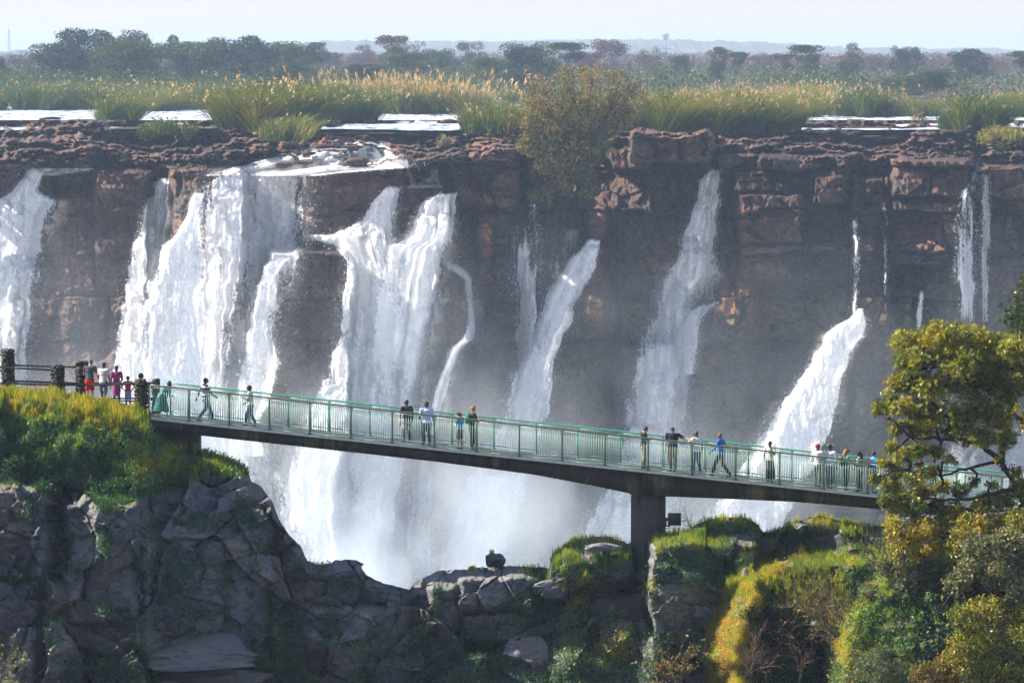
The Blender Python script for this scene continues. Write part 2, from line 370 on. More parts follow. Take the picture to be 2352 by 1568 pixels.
# ------------------------------------------------------------------ path and stone fence at the left end
PATH = [(-200, 905), (0, 912), (120, 922), (200, 930), (268, 938), (345, 960)]
upp = np.arange(-200, 348, 6.); xp = P(upp, 1000, YB)[:, 0]; zp = P(upp, lerpt(PATH, upp), YB)[:, 2]
V, F = prism(xp, zp, zp-.5, YB-.4, YB+2.4); props(MB().add(V, F).build('path', M_DECK), kind='structure')
def zpath(u): return float(P(u, lerpt(PATH, u), YB)[2])
M_STONE = simple('dark_stone', (.030, .030, .026), .75, .5, 7, .4, .5)
n = N('wet_dark_log'); p = n.pos(); f = n.noise(p, 7, 4); M_LOG = n.done(n.princ(n.ramp(f, [(.4, (.02, .018, .016)), (.7, (.06, .05, .045))]), .5, n.bump(f, .4, .02), .5))
def stone_post(par, u0, u1, v0, v1, Y, seed, name='stone_post'):
    x0, x1 = xu(u0, Y), xu(u1, Y); zt = float(P(u0, v0, Y)[2]); zb = float(P(u0, v1, Y)[2])-.5; r = (x1-x0)/2*.86; xc = (x0+x1)/2; rs = np.random.RandomState(seed)
    b = MB(); b.tube([(xc, Y, zb), (xc, Y, zt-.08)], r*.8, 12); nr = int((zt-zb)/.125)
    for k in range(nr):
        z = zt-.05-k*.125
        for a in range(9):
            t = a/9*2*PI+k*.35+rs.rand()*.2; q = r*(.82+.12*rs.rand()); s = .075+.025*rs.rand()
            b.ell((xc+q*math.cos(t), Y+q*math.sin(t), z+.03*rs.normal()), (s*1.25, s*1.25, s*.78), Euler((rs.rand(), rs.rand(), rs.rand()*3)).to_matrix(), 7, 4, rough=.35, seed=seed+k*9+a)
    for a in range(6):
        t = a+rs.rand(); b.ell((xc+r*.55*math.cos(t), Y+r*.55*math.sin(t), zt+.0), (.1, .1, .09), None, 7, 4, rough=.3, seed=a)
    V, fl_, mi = b.arrays(); o = mesh_np(name, V, fl_, M_STONE, None, False); putl(o, par)
def rail(par, pts, Y, r=.042):
    q = [P(a*S_/1.0, c*S_, Y) for a, c in pts]; q = np.array(q); t = np.linspace(0, len(q)-1, 12*(len(q)-1)); qq = np.stack([np.interp(t, np.arange(len(q)), q[:, k]) for k in range(3)], 1)
    qq[:, 2] += .012*noise(qq[:, 0]*1.3, qq[:, 0]*0+pts[0][1]); putl(MB().tube(qq, r*(1+.15*noise(qq[:, 0]*2, qq[:, 0]*0)), 8).build('rail', M_LOG, None, True), par)
ff = empty('stone_post_fence', (xu(230, YB-.2), YB-.2, zpath(230))); props(ff, 'near fence of knobbly stone posts and dark rails in front of the people', 'fence')
stone_post(ff, 120, 149, 841, 921, YB-.2, 1); stone_post(ff, 311, 339, 874, 953, YB-.2, 2); stone_post(ff, -90, -62, 800, 895, YB-.2, 7)
rail(ff, [(-80, 892), (0, 896), (128, 903)], YB-.2); rail(ff, [(-80, 930), (0, 935), (130, 939.5), (240, 939), (335, 936)], YB-.2); rail(ff, [(205, 979), (335, 978)], YB-.2, .035)
fb = empty('stone_post_fence', (xu(100, YB+1.9), YB+1.9, zpath(100))); props(fb, 'far fence of knobbly stone posts and dark rails behind the people', 'fence')
stone_post(fb, 6, 35, 805, 893, YB+1.9, 3); stone_post(fb, 176, 203, 833, 911, YB+1.9, 4); stone_post(fb, 352, 366, 874, 955, YB+1.9, 5)
rail(fb, [(-60, 866), (10, 867)], YB+1.9); rail(fb, [(-60, 903), (10, 904.5)], YB+1.9); rail(fb, [(30, 891), (190, 896)], YB+1.9); rail(fb, [(30, 930), (190, 935.5), (380, 934.5)], YB+1.9); rail(fb, [(200, 973), (380, 972)], YB+1.9, .035)
# ------------------------------------------------------------------ people
def remesh(name, b, mats, vox, smooth=6, face_m=None):
    V, fl_, mi = b.arrays(); o = mesh_np(name, V, fl_, mats, None, True, None)
    m = o.modifiers.new('r', 'REMESH'); m.mode = 'VOXEL'; m.voxel_size = vox; m.use_smooth_shade = True
    s = o.modifiers.new('s', 'SMOOTH'); s.iterations = smooth; s.factor = .5
    dg = bpy.context.evaluated_depsgraph_get(); me = bpy.data.meshes.new_from_object(o.evaluated_get(dg)); old = o.data; o.modifiers.clear(); o.data = me; bpy.data.meshes.remove(old)
    me.name = name
    if not len(me.materials):
        for q in (mats if isinstance(mats, (list, tuple)) else [mats]): me.materials.append(q)
    return o
def cloth(name, c, rough=.9, var=.18): return simple(name, c, rough, var, 14, .2, .3)
def opos(n):
    t = n.n('TexCoord'); return t.outputs['Object']
def striped(name, a, b_, sc, lo=.5):
    n = N(name); s = n.n('SeparateXYZ'); n.l(opos(n), s.inputs[0]); w_ = n.math('FRACT', n.math('MULTIPLY', s.outputs[2], sc)); g = n.math('GREATER_THAN', w_, lo)
    return n.done(n.princ(n.mix(g, a, b_), .9))
def printed(name, a, b_, c2, sc, typ='noise'):
    n = N(name); f = n.noise(opos(n), sc, 3, .6); f2 = n.noise(n.vmul(opos(n), (1.3, 1.1, .9)), sc*1.6, 2); c = n.mix(n.ramp(f, [(.46, 0), (.52, 1)]), a, b_); c = n.mix(n.ramp(f2, [(.56, 0), (.6, 1)]), c, c2)
    return n.done(n.princ(c, .9))
def plaid(name, a, b_, sc=14):
    n = N(name); s = n.n('SeparateXYZ'); n.l(opos(n), s.inputs[0]); q = [n.math('GREATER_THAN', n.math('FRACT', n.math('MULTIPLY', s.outputs[k], sc)), .68) for k in (0, 2)]
    return n.done(n.princ(n.mix(n.math('MULTIPLY', n.math('ADD', q[0], q[1]), .5), a, b_), .9))
SK = {'d': simple('dark_brown_skin', (.055, .028, .018), .5, .15, 20, .4), 'm': simple('brown_skin', (.12, .062, .038), .5, .15, 20, .4), 'l': simple('light_skin', (.46, .25, .17), .5, .1, 20, .4)}
HR = {'k': simple('black_hair', (.010, .009, .008), .7, .3, 30, .3), 'b': simple('brown_hair', (.06, .028, .014), .6, .3, 30, .3), 'g': simple('ginger_hair', (.34, .13, .03), .6, .3, 30), 'w': simple('white_hair', (.6, .58, .55), .7, .2, 30)}
M_EYE = simple('eye', (.05, .04, .04), .2, 0, 5, .5); M_LIP = simple('lip', (.20, .06, .05), .5, .1, 5); M_SHOE = cloth('dark_shoes', (.02, .018, .017), .6); M_SHOEL = cloth('pale_shoes', (.5, .48, .45), .6)
ARM = {'down': ((.245, -.03, 1.15), (.255, .05, .89)), 'rail': ((.26, .10, 1.15), (.17, .36, 1.20)), 'phone': ((.235, .05, 1.13), (.08, .29, 1.24)), 'face': ((.23, .12, 1.19), (.07, .17, 1.47)), 'out': ((.43, .06, 1.32), (.66, .14, 1.26)),
       'fwd': ((.25, .14, 1.17), (.22, .34, 1.02)), 'back': ((.25, -.18, 1.17), (.27, -.27, .93)), 'low': ((.25, .02, 1.14), (.16, .24, 1.0)), 'hip': ((.36, -.05, 1.2), (.2, .05, 1.03)), 'reach': ((.30, .22, 1.30), (.34, .48, 1.24))}
def person(u, dy, H, face, sk, hair, top, bot, label, arms=('down', 'down'), stride=0., lean=0., hs='short', botk='trousers', sleeve='short', shoe='d', extra=(), turn=0., fat=1., onpath=False, hemz=None, nod=0.):
    Y = YB+dy; x = xu(u, Y); z0 = (zpath(u) if onpath else float(zdeck(x)))+.003; k = H/1.75
    root = empty('person', (x, Y, z0), math.radians(face)); props(root, label, 'person', 'people on the footbridge and path')
    A = lambda *p: np.array(p, float)
    ca, sa = math.cos(lean), math.sin(lean)
    def up(p):                                   # bend about the hips
        p = A(*p); 
        if p[2] > .93 and lean:
            q = p-A(0, 0, .93); return A(q[0], q[1]*ca+q[2]*sa, .93-q[1]*sa+q[2]*ca)
        return p
    f = fat
    ank = [A(-.095, stride*.36, .085+(.05 if stride > .2 else 0)*0), A(.095, -stride*.36, .085)]; knee = [A(-.1, .04+stride*.20, .50), A(.1, .04-stride*.06, .50)]
    hips = [A(-.085, 0, .92), A(.085, 0, .92)]
    if not stride: ank[0][1] += .04; ank[1][1] -= .03
    sh = [up((-.185*f, 0, 1.43)), up((.185*f, 0, 1.43))]; el = []; wr = []
    for i, s in enumerate((-1, 1)):
        e, w_ = ARM[arms[i]]; el.append(up((s*e[0]*(.5+.5*f), e[1], e[2]))); wr.append(up((s*w_[0]*(.5+.5*f), w_[1], w_[2])))
        if lean > .3 and arms[i] == 'down': el[i] = sh[i]+A(s*.05, .02, -.28); wr[i] = sh[i]+A(s*.05, .10, -.52)
    ct, st = math.cos(turn), math.sin(turn); nk = up((0, -.005, 1.50)); hd = up((0, .035+.05*nod, 1.635-.02*nod))
    def hp(p):                                   # head-local to body
        p = A(*p); cn, sn = math.cos(nod*.6+lean*.7), math.sin(nod*.6+lean*.7); p = A(p[0], p[1]*cn+p[2]*sn, -p[1]*sn+p[2]*cn); return hd+A(p[0]*ct-p[1]*st, p[0]*st+p[1]*ct, p[2])
    Rh = np.stack([hp((1, 0, 0))-hd, hp((0, 1, 0))-hd, hp((0, 0, 1))-hd], 1)
    def limb(b, pts, r, n_=10): b.tube(np.array(pts), r, n_); [b.ell(p, (q,)*3, None, 8, 5) for p, q in zip(pts, r)]
    def torso(b, g):
        for (z, rx, ry, yo) in ((.95, .155, .115, -.01), (1.05, .145, .105, 0), (1.16, .14, .10, .005), (1.28, .16, .112, .0), (1.38, .165, .105, -.01)):
            b.ell(up((0, yo, z)), ((rx+g)*f, (ry+g)*f, .10), None, 14, 8)
        for s in sh: b.ell(s*.92+up((0, 0, 1.42))*.08, (.068+g, .066+g, .064+g), None, 10, 6)
        limb(b, [sh[0], sh[1]], [.06+g]*2)
    body = MB(); torso(body, -.006); limb(body, [nk-A(0, 0, .07), nk, hp((0, -.02, -.05))], [.062, .054, .053])
    body.ell(hp((0, -.005, .015)), (.076, .096, .105), Rh, 14, 10); body.ell(hp((0, .03, -.055)), (.052, .058, .052), Rh, 10, 7)      # skull, jaw
    body.tube([hp((0, .086, .01)), hp((0, .113, -.022)), hp((0, .092, -.034))], [.010, .017, .014], 6)
    for s in (-1, 1): body.ell(hp((s*.077, -.005, -.005)), (.012, .022, .032), Rh, 8, 5)
    for i in (0, 1):
        limb(body, [sh[i], (sh[i]+el[i])/2, el[i]], [.052, .047, .039]); limb(body, [el[i], el[i]*.6+wr[i]*.4, wr[i]], [.039, .039, .027])
        limb(body, [hips[i], hips[i]*.45+knee[i]*.55, knee[i]], [.088*f, .078*f, .056]); limb(body, [knee[i], knee[i]*.65+ank[i]*.35+A(0, -.015, 0), ank[i]], [.055, .057, .036])
        body.ell(ank[i]+A(0, .06, -.045), (.043, .115, .038), None, 10, 6)
        d = wr[i]-el[i]; d /= np.linalg.norm(d); body.ell(wr[i]+d*.05, (.022, .04, .05), None, 8, 6)
    # fold limbs to scale when linking
    o = remesh('body', body, [SK[sk], M_EYE, M_LIP], .013, 3)
    ex = MB()
    for i, s in ((0, -1), (1, 1)):
        d = wr[i]-el[i]; d /= np.linalg.norm(d); inn = A(-s, 0, 0)-d*np.dot(A(-s, 0, 0), d); inn /= np.linalg.norm(inn)+1e-9; fw = np.cross(d, inn)
        for j in range(4):
            base = wr[i]+d*.085+fw*(.028-.0187*j); L = (.068, .076, .071, .056)[j]
            ex.tube([base, base+d*L*.45+inn*.006, base+d*L*.8+inn*.022, base+d*L*.95+inn*.036], [.0095, .009, .008, .006], 6)
        t0 = wr[i]+d*.03+fw*.03; ex.tube([t0, t0+d*.03+fw*.02+inn*.01, t0+d*.055+fw*.024+inn*.025], [.0115, .010, .007], 6)
    for s in (-1, 1): ex.ell(hp((s*.032, .083, .012)), (.014, .008, .008), Rh, 8, 5, mi=1)
    ex.ell(hp((0, .092, -.056)), (.026, .010, .008), Rh, 8, 5, mi=2)
    ev, ef, em = ex.arrays(); me = o.data; nv = len(me.vertices); bv = np.zeros(nv*3, np.float32); me.vertices.foreach_get('co', bv)
    polys = {3: [], 4: []}; ls_ = np.zeros(len(me.loops), np.int32); me.loops.foreach_get('vertex_index', ls_); pt = np.zeros(len(me.polygons), np.int32); me.polygons.foreach_get('loop_total', pt); ps = np.zeros(len(me.polygons), np.int32); me.polygons.foreach_get('loop_start', ps)
    fls = []; mis = []
    for kk in (3, 4):
        m = pt == kk
        if m.any(): fls.append(ls_[ps[m][:, None]+np.arange(kk)]); mis.append(np.zeros(m.sum(), int))
    for q in ef: fls.append(q+nv)
    bo = mesh_np('body', np.concatenate([bv.reshape(-1, 3), ev])*k, fls, [SK[sk], M_EYE, M_LIP], root, True, None, np.concatenate(mis+[em])); bpy.data.objects.remove(o)
    def fin(o): 
        o.data.transform(Matrix.Scale(k, 4)); o.parent = root; return o
    # garments
    if top is not None:
        b = MB(); torso(b, .016); hz_ = .93 if hemz is None else hemz
        if hz_ < .95: b.ell(up((0, -.005, .95)), (.168*f, .128*f, .085), None, 14, 7)
        for i in (0, 1):
            e_ = el[i] if sleeve == 'long' else sh[i]*.35+el[i]*.65
            if sleeve != 'none': limb(b, [sh[i], (sh[i]+e_)/2, e_], [.066, .062, .058])
            if sleeve == 'long': limb(b, [el[i], el[i]*.1+wr[i]*.9], [.052, .038])
        fin(remesh({'dress': 'dress', 'poncho': 'rain_poncho'}.get(botk, 'shirt'), b, top, .016, 4)) if botk not in ('dress', 'poncho') else None
        if botk == 'dress':
            b.tube([(0, -.01, z) for z in (1.0, .9, .8, .68, .55, .44)], [.14, .165, .175, .172, .158, .155], 18)
            fin(remesh('dress', b, top, .016, 5))
        if botk == 'poncho':
            for z, rx, yo in ((1.3, .25, 0), (1.1, .28, 0), (.9, .31, -.02), (.7, .36, -.03), (.5, .42, -.05), (.38, .45, -.06)): b.tube([up((0, yo, z+.16)) if z > .8 else (0, yo, z+.16), up((0, yo, z)) if z > .93 else (0, yo, z), (0, yo-.01, z-.10) if z < .95 else up((0, yo, z-.1))], [rx*.7, rx*.8, rx*.86], 18)
            b.ell(hp((0, -.03, .03)), (.115, .125, .13), Rh, 12, 8); fin(remesh('rain_poncho', b, top, .018, 5))
    if botk in ('trousers', 'shorts'):
        b = MB(); b.ell((0, -.01, .93), (.158*f, .124*f, .09), None, 14, 8); b.ell((0, -.02, .86), (.155*f, .12*f, .09), None, 14, 8)
        for i in (0, 1):
            if botk == 'trousers': limb(b, [hips[i], knee[i], ank[i]+A(0, -.01, .01)], [.102*f, .076*(.5+.5*f), .058])
            else: limb(b, [hips[i], hips[i]*.15+knee[i]*.85], [.105*f, .092*f])
        fin(remesh(botk, b, bot, .016, 3))
    if botk == 'skirt' or botk == 'mini':
        b = MB(); seq = ((.95, .155), (.85, .18), (.7, .19), (.5, .20), (.3, .21), (.14, .215)) if botk == 'skirt' else ((.95, .155), (.85, .175), (.74, .18), (.62, .17), (.52, .165))
        b.tube([(0, -.02-(.93-z)*.06, z) for z, rx in seq], [rx*.9*(1+.03*math.sin(z*40)) for z, rx in seq], 20)
        fin(remesh('skirt', b, bot, .016, 4))
    for i in (0, 1):
        b = MB(); b.ell(ank[i]+A(0, .06, -.042), (.05, .135, .042), None, 12, 7); b.ell(ank[i]+A(0, -.01, -.01), (.045, .055, .055), None, 10, 6)
        fin(remesh('shoe', b, M_SHOE if shoe == 'd' else M_SHOEL, .014, 3))
    if hair:
        b = MB()
        if hs in ('short', 'crop', 'pony', 'long', 'afro', 'quiff'):
            g = {'crop': .004, 'short': .014, 'pony': .014, 'long': .018, 'afro': .035, 'quiff': .014}[hs]
            b.ell(hp((0, -.022, .03)), (.078+g, .090+g, .092+g), Rh, 14, 9); b.ell(hp((0, -.05, -.02)), (.066+g*.6, .052+g, .06+g), Rh, 10, 7)
        if hs == 'quiff': b.ell(hp((0, .05, .112)), (.055, .045, .035), Rh, 10, 6)
        if hs == 'pony': b.tube([hp((0, -.10, .04)), hp((0, -.15, .02)), hp((0, -.155, -.06)), hp((0, -.13, -.15))], [.02, .034, .032, .012], 8)
        if hs == 'long': b.tube([hp((0, -.07, .03)), hp((0, -.10, -.06)), hp((0, -.11, -.16)), hp((0, -.10, -.26))], [.07, .08, .07, .03], 12)
        fin(remesh('hair', b, HR[hair], .013, 2))
    for e in extra:
        b = MB()
        if e[0] == 'backpack':
            c = up((0, -.20, 1.24)); b.ell(c, (.15, .10, .21), None, 14, 9); b.ell(up((0, -.27, 1.16)), (.10, .06, .10), None, 10, 6)
            o = fin(remesh('backpack', b, e[1], .018, 3)); b = MB()
            for s in (-1, 1): b.tube([up((s*.11, -.12, 1.40)), up((s*.12, -.02, 1.49)), up((s*.12, .10, 1.43)), up((s*.12, .12, 1.25)), up((s*.13, .02, 1.08)), up((s*.10, -.13, 1.05))], .016, 6)
            s_ = mesh_np('strap', b.arrays()[0]*k, b.arrays()[1], e[1], o, True)
        if e[0] == 'cap':
            b.ell(hp((0, -.005, .05)), (.094, .112, .075), Rh, 14, 8); b.ell(hp((0, .12, .055)), (.07, .07, .012), Rh, 12, 5); fin(remesh('cap', b, e[1], .012, 2))
        if e[0] == 'turban': b.ell(hp((0, -.02, .055)), (.105, .125, .095), Rh, 14, 9); b.ell(hp((0, -.08, .02)), (.07, .06, .06), Rh, 10, 6); fin(remesh('head_wrap', b, e[1], .013, 2))
        if e[0] == 'bag': c = (wr[0]+A(-.02, 0, -.2)); b.ell(c, (.06, .09, .16), None, 10, 6); b.tube([wr[0], c], .012, 6); fin(remesh('carrier_bag', b, e[1], .013, 2))
        if e[0] == 'collar':
            pass
    return root
WHT = cloth('white_cotton', (.62, .62, .60)); JEAN = printed('blue_denim', (.025, .06, .13), (.035, .085, .18), (.05, .11, .2), 5); DJ = printed('dark_denim', (.012, .025, .055), (.02, .04, .08), (.02, .04, .08), 5); BLK = cloth('black_cloth', (.014, .014, .016)); KHA = cloth('khaki_twill', (.23, .19, .12))
person(207, 1.2, 1.76, -10, 'l', 'b', cloth('grey_shirt', (.06, .065, .08)), cloth('red_shorts', (.60, .02, .02)), 'person in dark grey shirt and bright red shorts leaning on the rail with head bowed', ('rail', 'rail'), 0, .16, 'crop', 'shorts', onpath=True, nod=.9, fat=1.12)
person(238, 1.0, 1.72, -25, 'd', 'k', cloth('cream_shirt', (.50, .48, .44)), printed('patterned_shorts', (.03, .06, .12), (.10, .14, .22), (.3, .32, .35), 9), 'person in loose cream shirt and knee length denim shorts looking down on the path', ('low', 'low'), .25, .05, 'crop', 'shorts', onpath=True, nod=.5, turn=-.3, fat=1.08)
person(269, .9, 1.66, 10, 'd', 'k', printed('pink_floral_cloth', (.30, .03, .12), (.10, .02, .10), (.55, .12, .25), 16), None, 'person with a ponytail in a pink and purple floral dress', ('down', 'low'), 0, 0, 'pony', 'dress', onpath=True)
person(295, .9, 1.36, 5, 'd', 'k', cloth('crimson_top', (.55, .01, .05)), printed('blue_white_print', (.03, .06, .28), (.5, .52, .6), (.03, .06, .28), 22), 'short person in crimson top and blue and white patterned mini skirt', ('hip', 'hip'), 0, 0, 'short', 'mini', onpath=True)
person(325, .9, 1.62, -20, 'd', 'k', cloth('brown_vest', (.05, .03, .03)), BLK, 'bare shouldered person with hair in a bun half hidden by a knobbly stone post', ('down', 'rail'), 0, 0, 'afro', 'trousers', onpath=True, sleeve='none', turn=-.9)
person(373, .7, 1.55, -55, 'd', 'k', cloth('teal_rain_cloth', (.015, .12, .11), .45), BLK, 'person in a big teal rain poncho bending forward at the start of the bridge', ('reach', 'rail'), .9, .55, 'short', 'poncho', sleeve='long')
person(472, .9, 1.78, -70, 'd', 'k', striped('navy_white_stripes', (.012, .014, .03), (.60, .66, .72), 6.2, .62), JEAN, 'person in navy shirt with pale stripes and flared blue jeans striding right', ('back', 'fwd'), .95, 0, 'crop')
person(576, .8, 1.68, 80, 'd', 'k', cloth('cream_tee', (.52, .52, .44)), JEAN, 'slim person in pale tee and blue jeans walking left near the teal poncho end', ('phone', 'low'), .55, .04, 'short')
person(934, .9, 1.76, 25, 'd', 'k', cloth('brown_olive_shirt', (.055, .045, .03)), printed('camouflage_print', (.10, .14, .16), (.30, .36, .38), (.04, .05, .06), 9), 'person in dark olive shirt and blue camouflage shorts holding a jacket at the hip', ('low', 'down'), 0, 0, 'crop', 'shorts', fat=1.1, turn=.4, extra=(('bag', cloth('tan_jacket', (.42, .22, .09))),))
person(980, .8, 1.78, 20, 'd', 'k', plaid('blue_white_plaid', (.55, .66, .85), (.22, .34, .62)), DJ, 'stout person in light blue checked shirt and dark jeans watching the falls', ('low', 'down'), .35, .03, 'crop', fat=1.22, turn=.6)
person(1057, .6, 1.52, 50, 'l', 'b', cloth('bright_blue_top', (.02, .22, .42)), BLK, 'short person with tied back hair, bright blue top and black shorts', ('phone', 'phone'), 0, .03, 'pony', 'shorts', shoe='d', nod=.5, extra=(('cap', BLK),))
person(1084, 1.0, 1.78, -65, 'l', 'g', cloth('charcoal_tee', (.03, .035, .04)), BLK, 'tall person with swept up ginger hair wearing a green backpack, arms on the rail', ('rail', 'rail'), 0, .05, 'quiff', extra=(('backpack', cloth('green_pack', (.02, .16, .07))),))
person(1478, .9, 1.72, -70, 'l', 'b', BLK, printed('worn_khaki', (.10, .07, .04), (.20, .15, .08), (.28, .22, .12), 6), 'slim person in black tee and mud brown trousers looking down at the pier end', ('phone', 'phone'), .25, .04, 'short', nod=.8)
person(1546, .9, 1.84, 165, 'l', 'b', cloth('navy_polo', (.014, .018, .035)), KHA, 'person in navy polo and khaki trousers facing the camera with bowed head', ('out', 'down'), 0, .06, 'short', fat=1.25, nod=1.0)
person(1601, .9, 1.76, 35, 'd', None, cloth('white_shirt', (.66, .66, .62)), JEAN, 'bald person in white shirt and blue jeans right beside the navy polo', ('reach', 'down'), .3, .03, fat=1.08, shoe='l', turn=.5)
person(1657, .8, 1.80, 60, 'm', None, cloth('royal_blue_shirt', (.02, .16, .50)), cloth('charcoal_trousers', (.03, .03, .035)), 'bald person in royal blue shirt and charcoal trousers striding, hand on the far rail', ('fwd', 'out'), .95, .06, sleeve='long', shoe='d')
person(1769, .7, 1.70, 160, 'd', 'k', cloth('white_blouse', (.60, .59, .56)), BLK, 'person in white tee and long black skirt raising a hand to the chin', ('face', 'low'), 0, 0, 'crop', 'skirt', turn=-.3)
person(1878, .9, 1.74, -25, 'd', None, WHT, printed('faded_jeans', (.06, .08, .10), (.14, .15, .14), (.20, .19, .15), 4), 'person in maroon head wrap and white shirt with crossed black straps', ('low', 'rail'), .2, .04, turn=-.5, sleeve='long', extra=(('turban', cloth('maroon_wrap', (.32, .04, .06))),))
person(1907, .9, 1.78, -20, 'd', 'k', cloth('pale_blue_shirt', (.55, .62, .70)), JEAN, 'grey haired person in long pale shirt and blue jeans beside the maroon head wrap', ('down', 'down'), .2, .05, 'crop', sleeve='long', turn=-.6)
person(1943, .8, 1.66, -60, 'l', 'g', cloth('sea_green_top', (.05, .26, .22)), BLK, 'person with long ginger hair under a black cap, sea green top and black trousers', ('low', 'phone'), .2, 0, 'long', extra=(('cap', BLK), ('backpack', cloth('black_pack', (.02, .015, .02)))))
person(1976, .8, 1.66, 65, 'm', 'k', striped('black_white_stripes', (.02, .02, .02), (.62, .62, .60), 11), BLK, 'person with long dark hair in black and white striped top facing the sea green one', ('phone', 'low'), 0, .03, 'long', nod=.4)
person(2007, .8, 1.72, -70, 'l', 'b', cloth('azure_tee', (.01, .24, .62)), cloth('navy_shorts', (.015, .02, .06)), 'person in azure tee and navy shorts with a dark red backpack', ('phone', 'phone'), 0, 0, 'short', 'shorts', extra=(('backpack', cloth('red_pack', (.16, .01, .02))),))
person(2052, .8, 1.60, 30, 'm', 'b', cloth('salmon_top', (.50, .10, .07)), BLK, 'person in salmon red top mostly hidden behind the leaves of the big tree', ('low', 'low'), 0, 0, 'short')
person(2112, .8, 1.74, 40, 'l', 'w', BLK, BLK, 'white haired person in black seen through the branches of the big tree', ('low', 'low'), 0, 0, 'short', turn=.4)
person(2146, .9, 1.72, -30, 'm', 'b', cloth('dark_green_shirt', (.03, .06, .04)), DJ, 'dark haired person in dark green, rightmost of those seen through the tree', ('down', 'low'), 0, 0, 'short')
# ------------------------------------------------------------------ far cliff (rock wall of the falls and the terraces above it)
LIP = [(-200, 388), (215, 388), (330, 392), (350, 408), (392, 408), (400, 386), (480, 392), (520, 400), (700, 402), (720, 386), (920, 384), (940, 392), (1000, 392), (1040, 372), (1190, 366), (1260, 360),
       (1440, 330), (1460, 312), (1630, 312), (1650, 352), (1700, 346), (1950, 372), (2000, 388), (2045, 366), (2230, 370), (2250, 388), (2600, 380)]
TOPV = [(-200, 296), (230, 292), (300, 300), (520, 300), (620, 300), (900, 306), (1000, 312), (1180, 306), (1250, 300), (1450, 292), (1560, 290), (1850, 284), (2100, 278), (2350, 284), (2600, 284)]
us = np.concatenate([np.arange(-1500, -220, 8.), np.arange(-220, 2580, 2.0), np.arange(2580, 3900, 8.)]); vs = np.concatenate([np.arange(276, 1400, 1.9), np.linspace(1401, 1900, 60)])
U, V_ = np.meshgrid(us, vs)
lip = lerpt(LIP, U+6*noise(U/40., V_*0, 5))+15*fbm(U/44., V_*0, 8, 4)*sst(0, 60, np.abs(U-600)-60); top = lerpt(TOPV, U)+9*noise(U/75., 0*U, 6)+4*noise(U/14., 0*U, 61)
s = np.clip((lip-V_)/(lip-top), -.2, 1.15)
# terraces
wv = fbm(U/170., V_/46., 11, 3)*1.7+noise(U/420., V_*0, 3)*.9+.8*fbm(U/30., V_/14., 12, 3)
t = np.clip(s, 0, 2)*3.6+wv*sst(0, .12, s); fr = t-np.floor(t); stair = np.floor(t)+sst(.74, 1.0, fr)
Yt = 430+np.clip(stair/3.6, 0, 1.3)*95+sst(1.0, 1.08, s)*8
# face
face = np.clip(V_-lip, 0, None)
slope = lerpt([(-200, .012), (700, .014), (1600, .006), (2600, .008)], U)
Yf = 430-face*slope-sst(850, 1300, V_)*3-2.0*fbm(U/260., V_/300., 21, 2)
Y = np.where(V_ < lip, Yt, Yf)
blk = sst(980, 1120, U+30*noise(U*0, V_/60., 4))*.7+.25+.3*sst(1600, 1700, U)
# strata blocks, two scales
def strata(Uw, Vw, hu, hv, seed, amp, crack):
    rv = Vw/hv; row = np.floor(rv); z0 = row*0
    off = _h(row, z0, z0, seed)*7; wu = hu*(.6+.9*_h(row, z0, z0, seed+1))
    cu = Uw/wu+off; cell = np.floor(cu)
    jit = .7*(_h(cell, row, z0, seed+3)-.5); jn = .7*(_h(cell+1, row, z0, seed+3)-.5)
    du = np.minimum(np.abs(cu-cell), np.abs(cell+1-cu))*wu; dv = np.minimum(rv-row, row+1-rv)*hv
    r = _h(cell, row, z0, seed+5)
    e = np.minimum(du, dv); r2 = _h(cell, row, z0, seed+8); r3 = _h(cell, row, z0, seed+9)
    tl = amp*1.5*((cu-cell-.5)*(r2-.45)*2+(rv-row-.5)*(r3-.3)*1.6)
    return (r-.5)*2*amp*sst(0, 5, e)-tl, 1-sst(0, crack, e)
Uw = U+26*fbm(U/60., V_/70., 31, 4); Vw = V_+20*fbm(U/90., V_/50., 32, 4)
a1, c1 = strata(Uw, Vw, 150, 98, 41, 2.6, 5); _r, _e, _sx, _sy = voro(Uw/74., Vw/44., 43, .95); a2 = (_r[0]-.5)*2.2*sst(0, .12, _e)+2.0*(_sx*(_r[1]-.5)+_sy*(_r[2]-.35)); c2 = (1-sst(0, .07, _e))*.8
infc = sst(-6, 14, V_-lip)
TONE = _h(np.floor(Uw/90), np.floor(Vw/60), Uw*0, 3)*0+a1/2.2*.5+.5
Y += infc*blk*(2.0*a1+1.2*a2+4.6*c1+1.4*c2)
